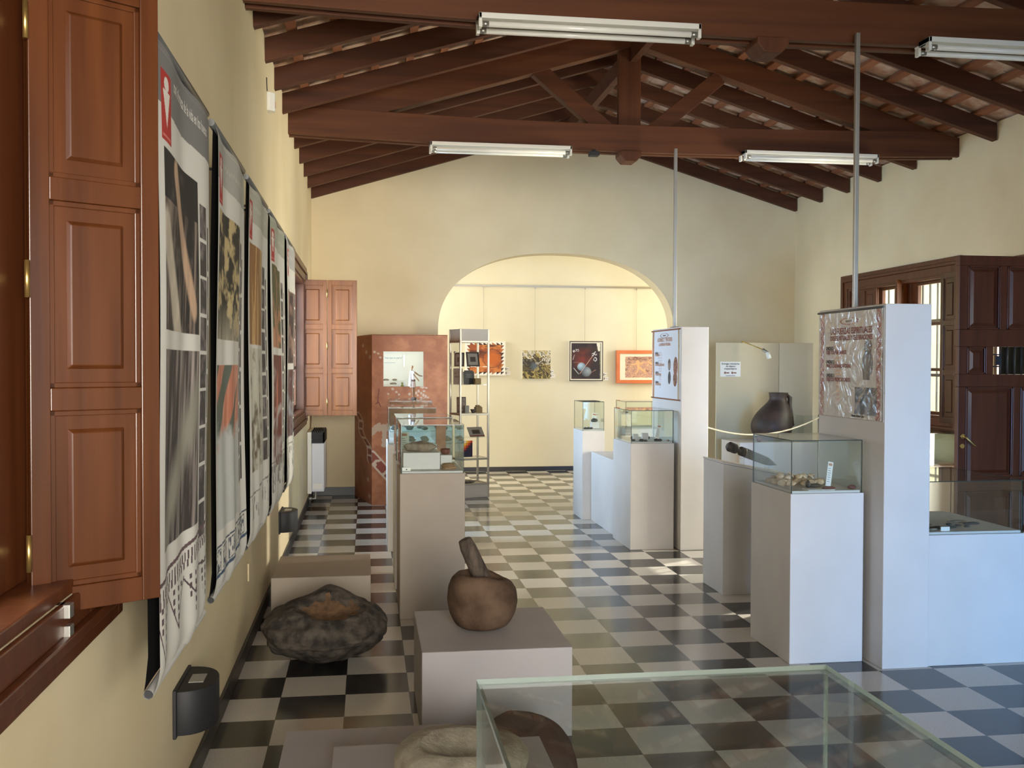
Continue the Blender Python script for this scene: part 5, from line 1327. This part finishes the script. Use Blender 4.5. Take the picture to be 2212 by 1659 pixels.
    glass_case(4.937, 5.328, 8.327, 9.293, .6655, .955, 'glass case under the right window between near pillar and door', 'glass cases of the right side')
    m = MB(); m.box(5.0, 5.11, 8.42, 8.52, .678, .80); tag(m.build('display_block', M_grey, bev=.002, loc=(5.055, 8.47, .678)), 'grey block in the case under the right window', 'block')
    tag(rock_mesh('small_find', (5.055, 8.47, .80), (.03, .025, .015), M_flint, 190, .2, 1.5, 3, None, .1), 'dark little find on the grey block under the right window', 'find')
back_display()

# ------------------------------------------------------------------ posters on the pillars
def poster(xf, y0, y1, z0, z1, kind, label):
    """sheet on the left face of a pillar; y1 = far edge, y0 = near edge; u runs from far to near"""
    w, h = y1-y0, z1-z0; t = thing('poster', label, 'poster', (xf-.004, (y0+y1)/2, z0))
    near = kind == 'near'
    def paint(U, V):
        img = np.ones(U.shape+(3,))*(C(204, 198, 190) if near else C(214, 214, 216))
        if near:
            for e, s in ((U, 0), (1-U, 1)):
                bd = (e > .025) & (e < .088); put(img, bd, C(196, 170, 156))
                cx = .0565+.016*np.sin(V*70+s); put(img, bd & (np.abs(e-cx) < .010), C(146, 62, 52)); cy = V*22-np.floor(V*22)-.5
                put(img, bd & (np.abs(np.hypot((e-.0565)/.022, cy/.38)-.8) < .22), C(156, 74, 60)); put(img, (np.abs(e-.025) < .004) | (np.abs(e-.088) < .004), C(132, 60, 50))
        else:
            put(img, (U < .075) & (U > .015), mixc(C(150, 98, 58), C(196, 140, 92), fbm(U*9, V*20, 5))); put(img, (U > .935) & (U < .98), mixc(C(140, 110, 64), C(186, 158, 104), fbm(U*9, V*20, 7)))
        # watermark figure
        cx = .33 if near else .30; sp = np.abs(U-cx); wm = C(204, 172, 150) if near else C(204, 196, 194)
        body = ((V > .33) & (V < .86) & (sp < .07*(1-(V-.33)/.56)+.015)) | (np.hypot((U-cx)/.07, (V-.36)/.05) < 1); put(img, body & (np.sin(V*160) > -.6), wm)
        # emblem
        ec = C(150, 78, 66) if near else C(120, 116, 114); ex = .50 if near else .46; ez = .098 if near else .075
        d = np.hypot((U-ex)/.15, (V-ez)/.034); put(img, (d < 1) & (d > .82), ec); put(img, (np.abs(U-ex) < .055) & (np.abs(V-ez) < .008), C(110, 100, 96))
        if near:
            d = np.where(V < .42, np.hypot((U-.80)/.055, (V-.36)/.08), 9.); fig = (np.hypot((U-.79)/.06, (V-.35)/.075) < 1) | (np.hypot((U-.785)/.085, (V-.50)/.12) < 1) | ((np.abs(U-.77) < .05) & (V > .5) & (V < .645)); put(img, fig, mixc(C(70, 66, 60), C(116, 108, 98), (fbm(U*20, V*30, 3)-.3)*2))
            bx = (np.abs(U-.76) < .165) & (np.abs(V-.835) < .125); n = fbm(U*14, V*16, 9, 4); q = mixc(C(40, 40, 42), C(96, 100, 104), (n-.45)*5); q = mixc(q, C(120, 132, 150), (np.abs(np.sin(U*22))-.5)*(V > .85)*2); put(img, bx, q)
        else:
            for cx_, cz, rx, rz, c1, c2 in ((.63, .50, .05, .085, C(86, 72, 62), C(160, 140, 124)), (.64, .69, .05, .095, C(50, 46, 44), C(100, 92, 84)), (.85, .53, .075, .14, C(96, 60, 46), C(164, 118, 96)), (.845, .70, .07, .11, C(110, 72, 54), C(170, 124, 100))): put(img, np.hypot((U-cx_)/rx, (V-cz)/rz) < 1, mixc(c1, c2, (fbm(U*20, V*24, 4)-.3)*2))
        return img
    def disp(U, V):
        if not near: return .002*np.sin(V*6+U*3)
        return .0035*(fbm(U*3+V, V*4, 5, 3)-.5)*2+.004*np.exp(-((U-.15-.45*V)/.03)**2)*(V > .1)*(V < .8)+.003*np.exp(-((U+V*.8-1.35)/.025)**2)
    sheet('print', M_printw if near else M_print, t, (xf-.006, y1, z1), (0, -w, 0), (0, 0, -h), 150, 220, paint, disp)
    m = MB(); m.box(xf-.004, xf-.0005, y0-.005, y1+.005, z0-.005, z1+.005); part('backing', m, M_paper if not near else pbr('clear_sleeve', srgb(188, 182, 170), .2, coat=.8), t)
    for zz in ((z1,) if near else (z1, z0)):
        m = MB(); m.tube([(xf-.008, y0-.006, zz), (xf-.008, y1+.012, zz)], .006, 8); part('batten_rod', m, M_rod if near else M_batt, t)
    def surf(p):
        u = (y1-p.y)/w; v = (z1-p.z)/h; return Vector((xf-.0072-float(disp(np.array(u), np.array(v))), p.y, p.z))
    def line(mb, s, size, u, v, wx=1., al='LEFT', bold=.0008): lettering(mb, s, size, (xf-.008, y1-u*w, z1-v*h), (0, -1, 0), (0, 0, 1), al, fn=surf, wx=wx, bold=bold)
    def out(nm, mt, *a, **kw):
        b = MB(); line(b, *a, **kw); part(nm, b, mt, t)
    ir = M_inkred if near else M_inkor
    if near:
        out('heading', ir, 'LAS FUERZAS ESPIRITUALES', .048, .525, .215, .80, 'CENTER'); out('subheading', ir, 'DIOSES, RITUALES Y CELEBRACIONES', .036, .525, .275, .80, 'CENTER')
        for i, (a, b) in enumerate((('UNIDAD 1', 'OBJETOS FUNERARIOS'), ('UNIDAD 2', 'PRACTICAS INHALATORIAS'), ('UNIDAD 3', 'OBJETOS PROPICIATORIOS'))): out('unit_number', M_ink, a, .027, .13, .365+.13*i, .8); out('unit_title', ir, b, .030, .13, .405+.13*i, .8)
        out('imprint', M_ink, 'Museo Arqueológico', .016, .56, .985, 1.)
    else:
        out('heading', ir, 'ADORNOS Y PINTURAS', .052, .47, .165, .78, 'CENTER'); out('subheading', ir, 'LA IDENTIDAD PERSONAL', .036, .47, .225, .80, 'CENTER')
        for i, (a, b) in enumerate((('UNIDAD 1', 'VESTIMENTA'), ('UNIDAD 2', 'ADORNOS CORPORALES'), ('UNIDAD 3', 'PINTURA FACIAL'), ('UNIDAD 4', 'INSTRUMENTOS'))): out('unit_number', M_ink, a, .026, .12, .345+.145*i, .85); out('unit_title', ir, b, .028, .12, .375+.145*i, .85)
poster(2.63, 4.80, 5.53, 1.28, 1.868, 'near', 'plastic-wrapped poster with red lettering and ornament border on the near pillar')
poster(2.612, 8.10, 8.92, 1.265, 1.868, 'far', 'pale blue-white poster with brown lettering on the far pillar')
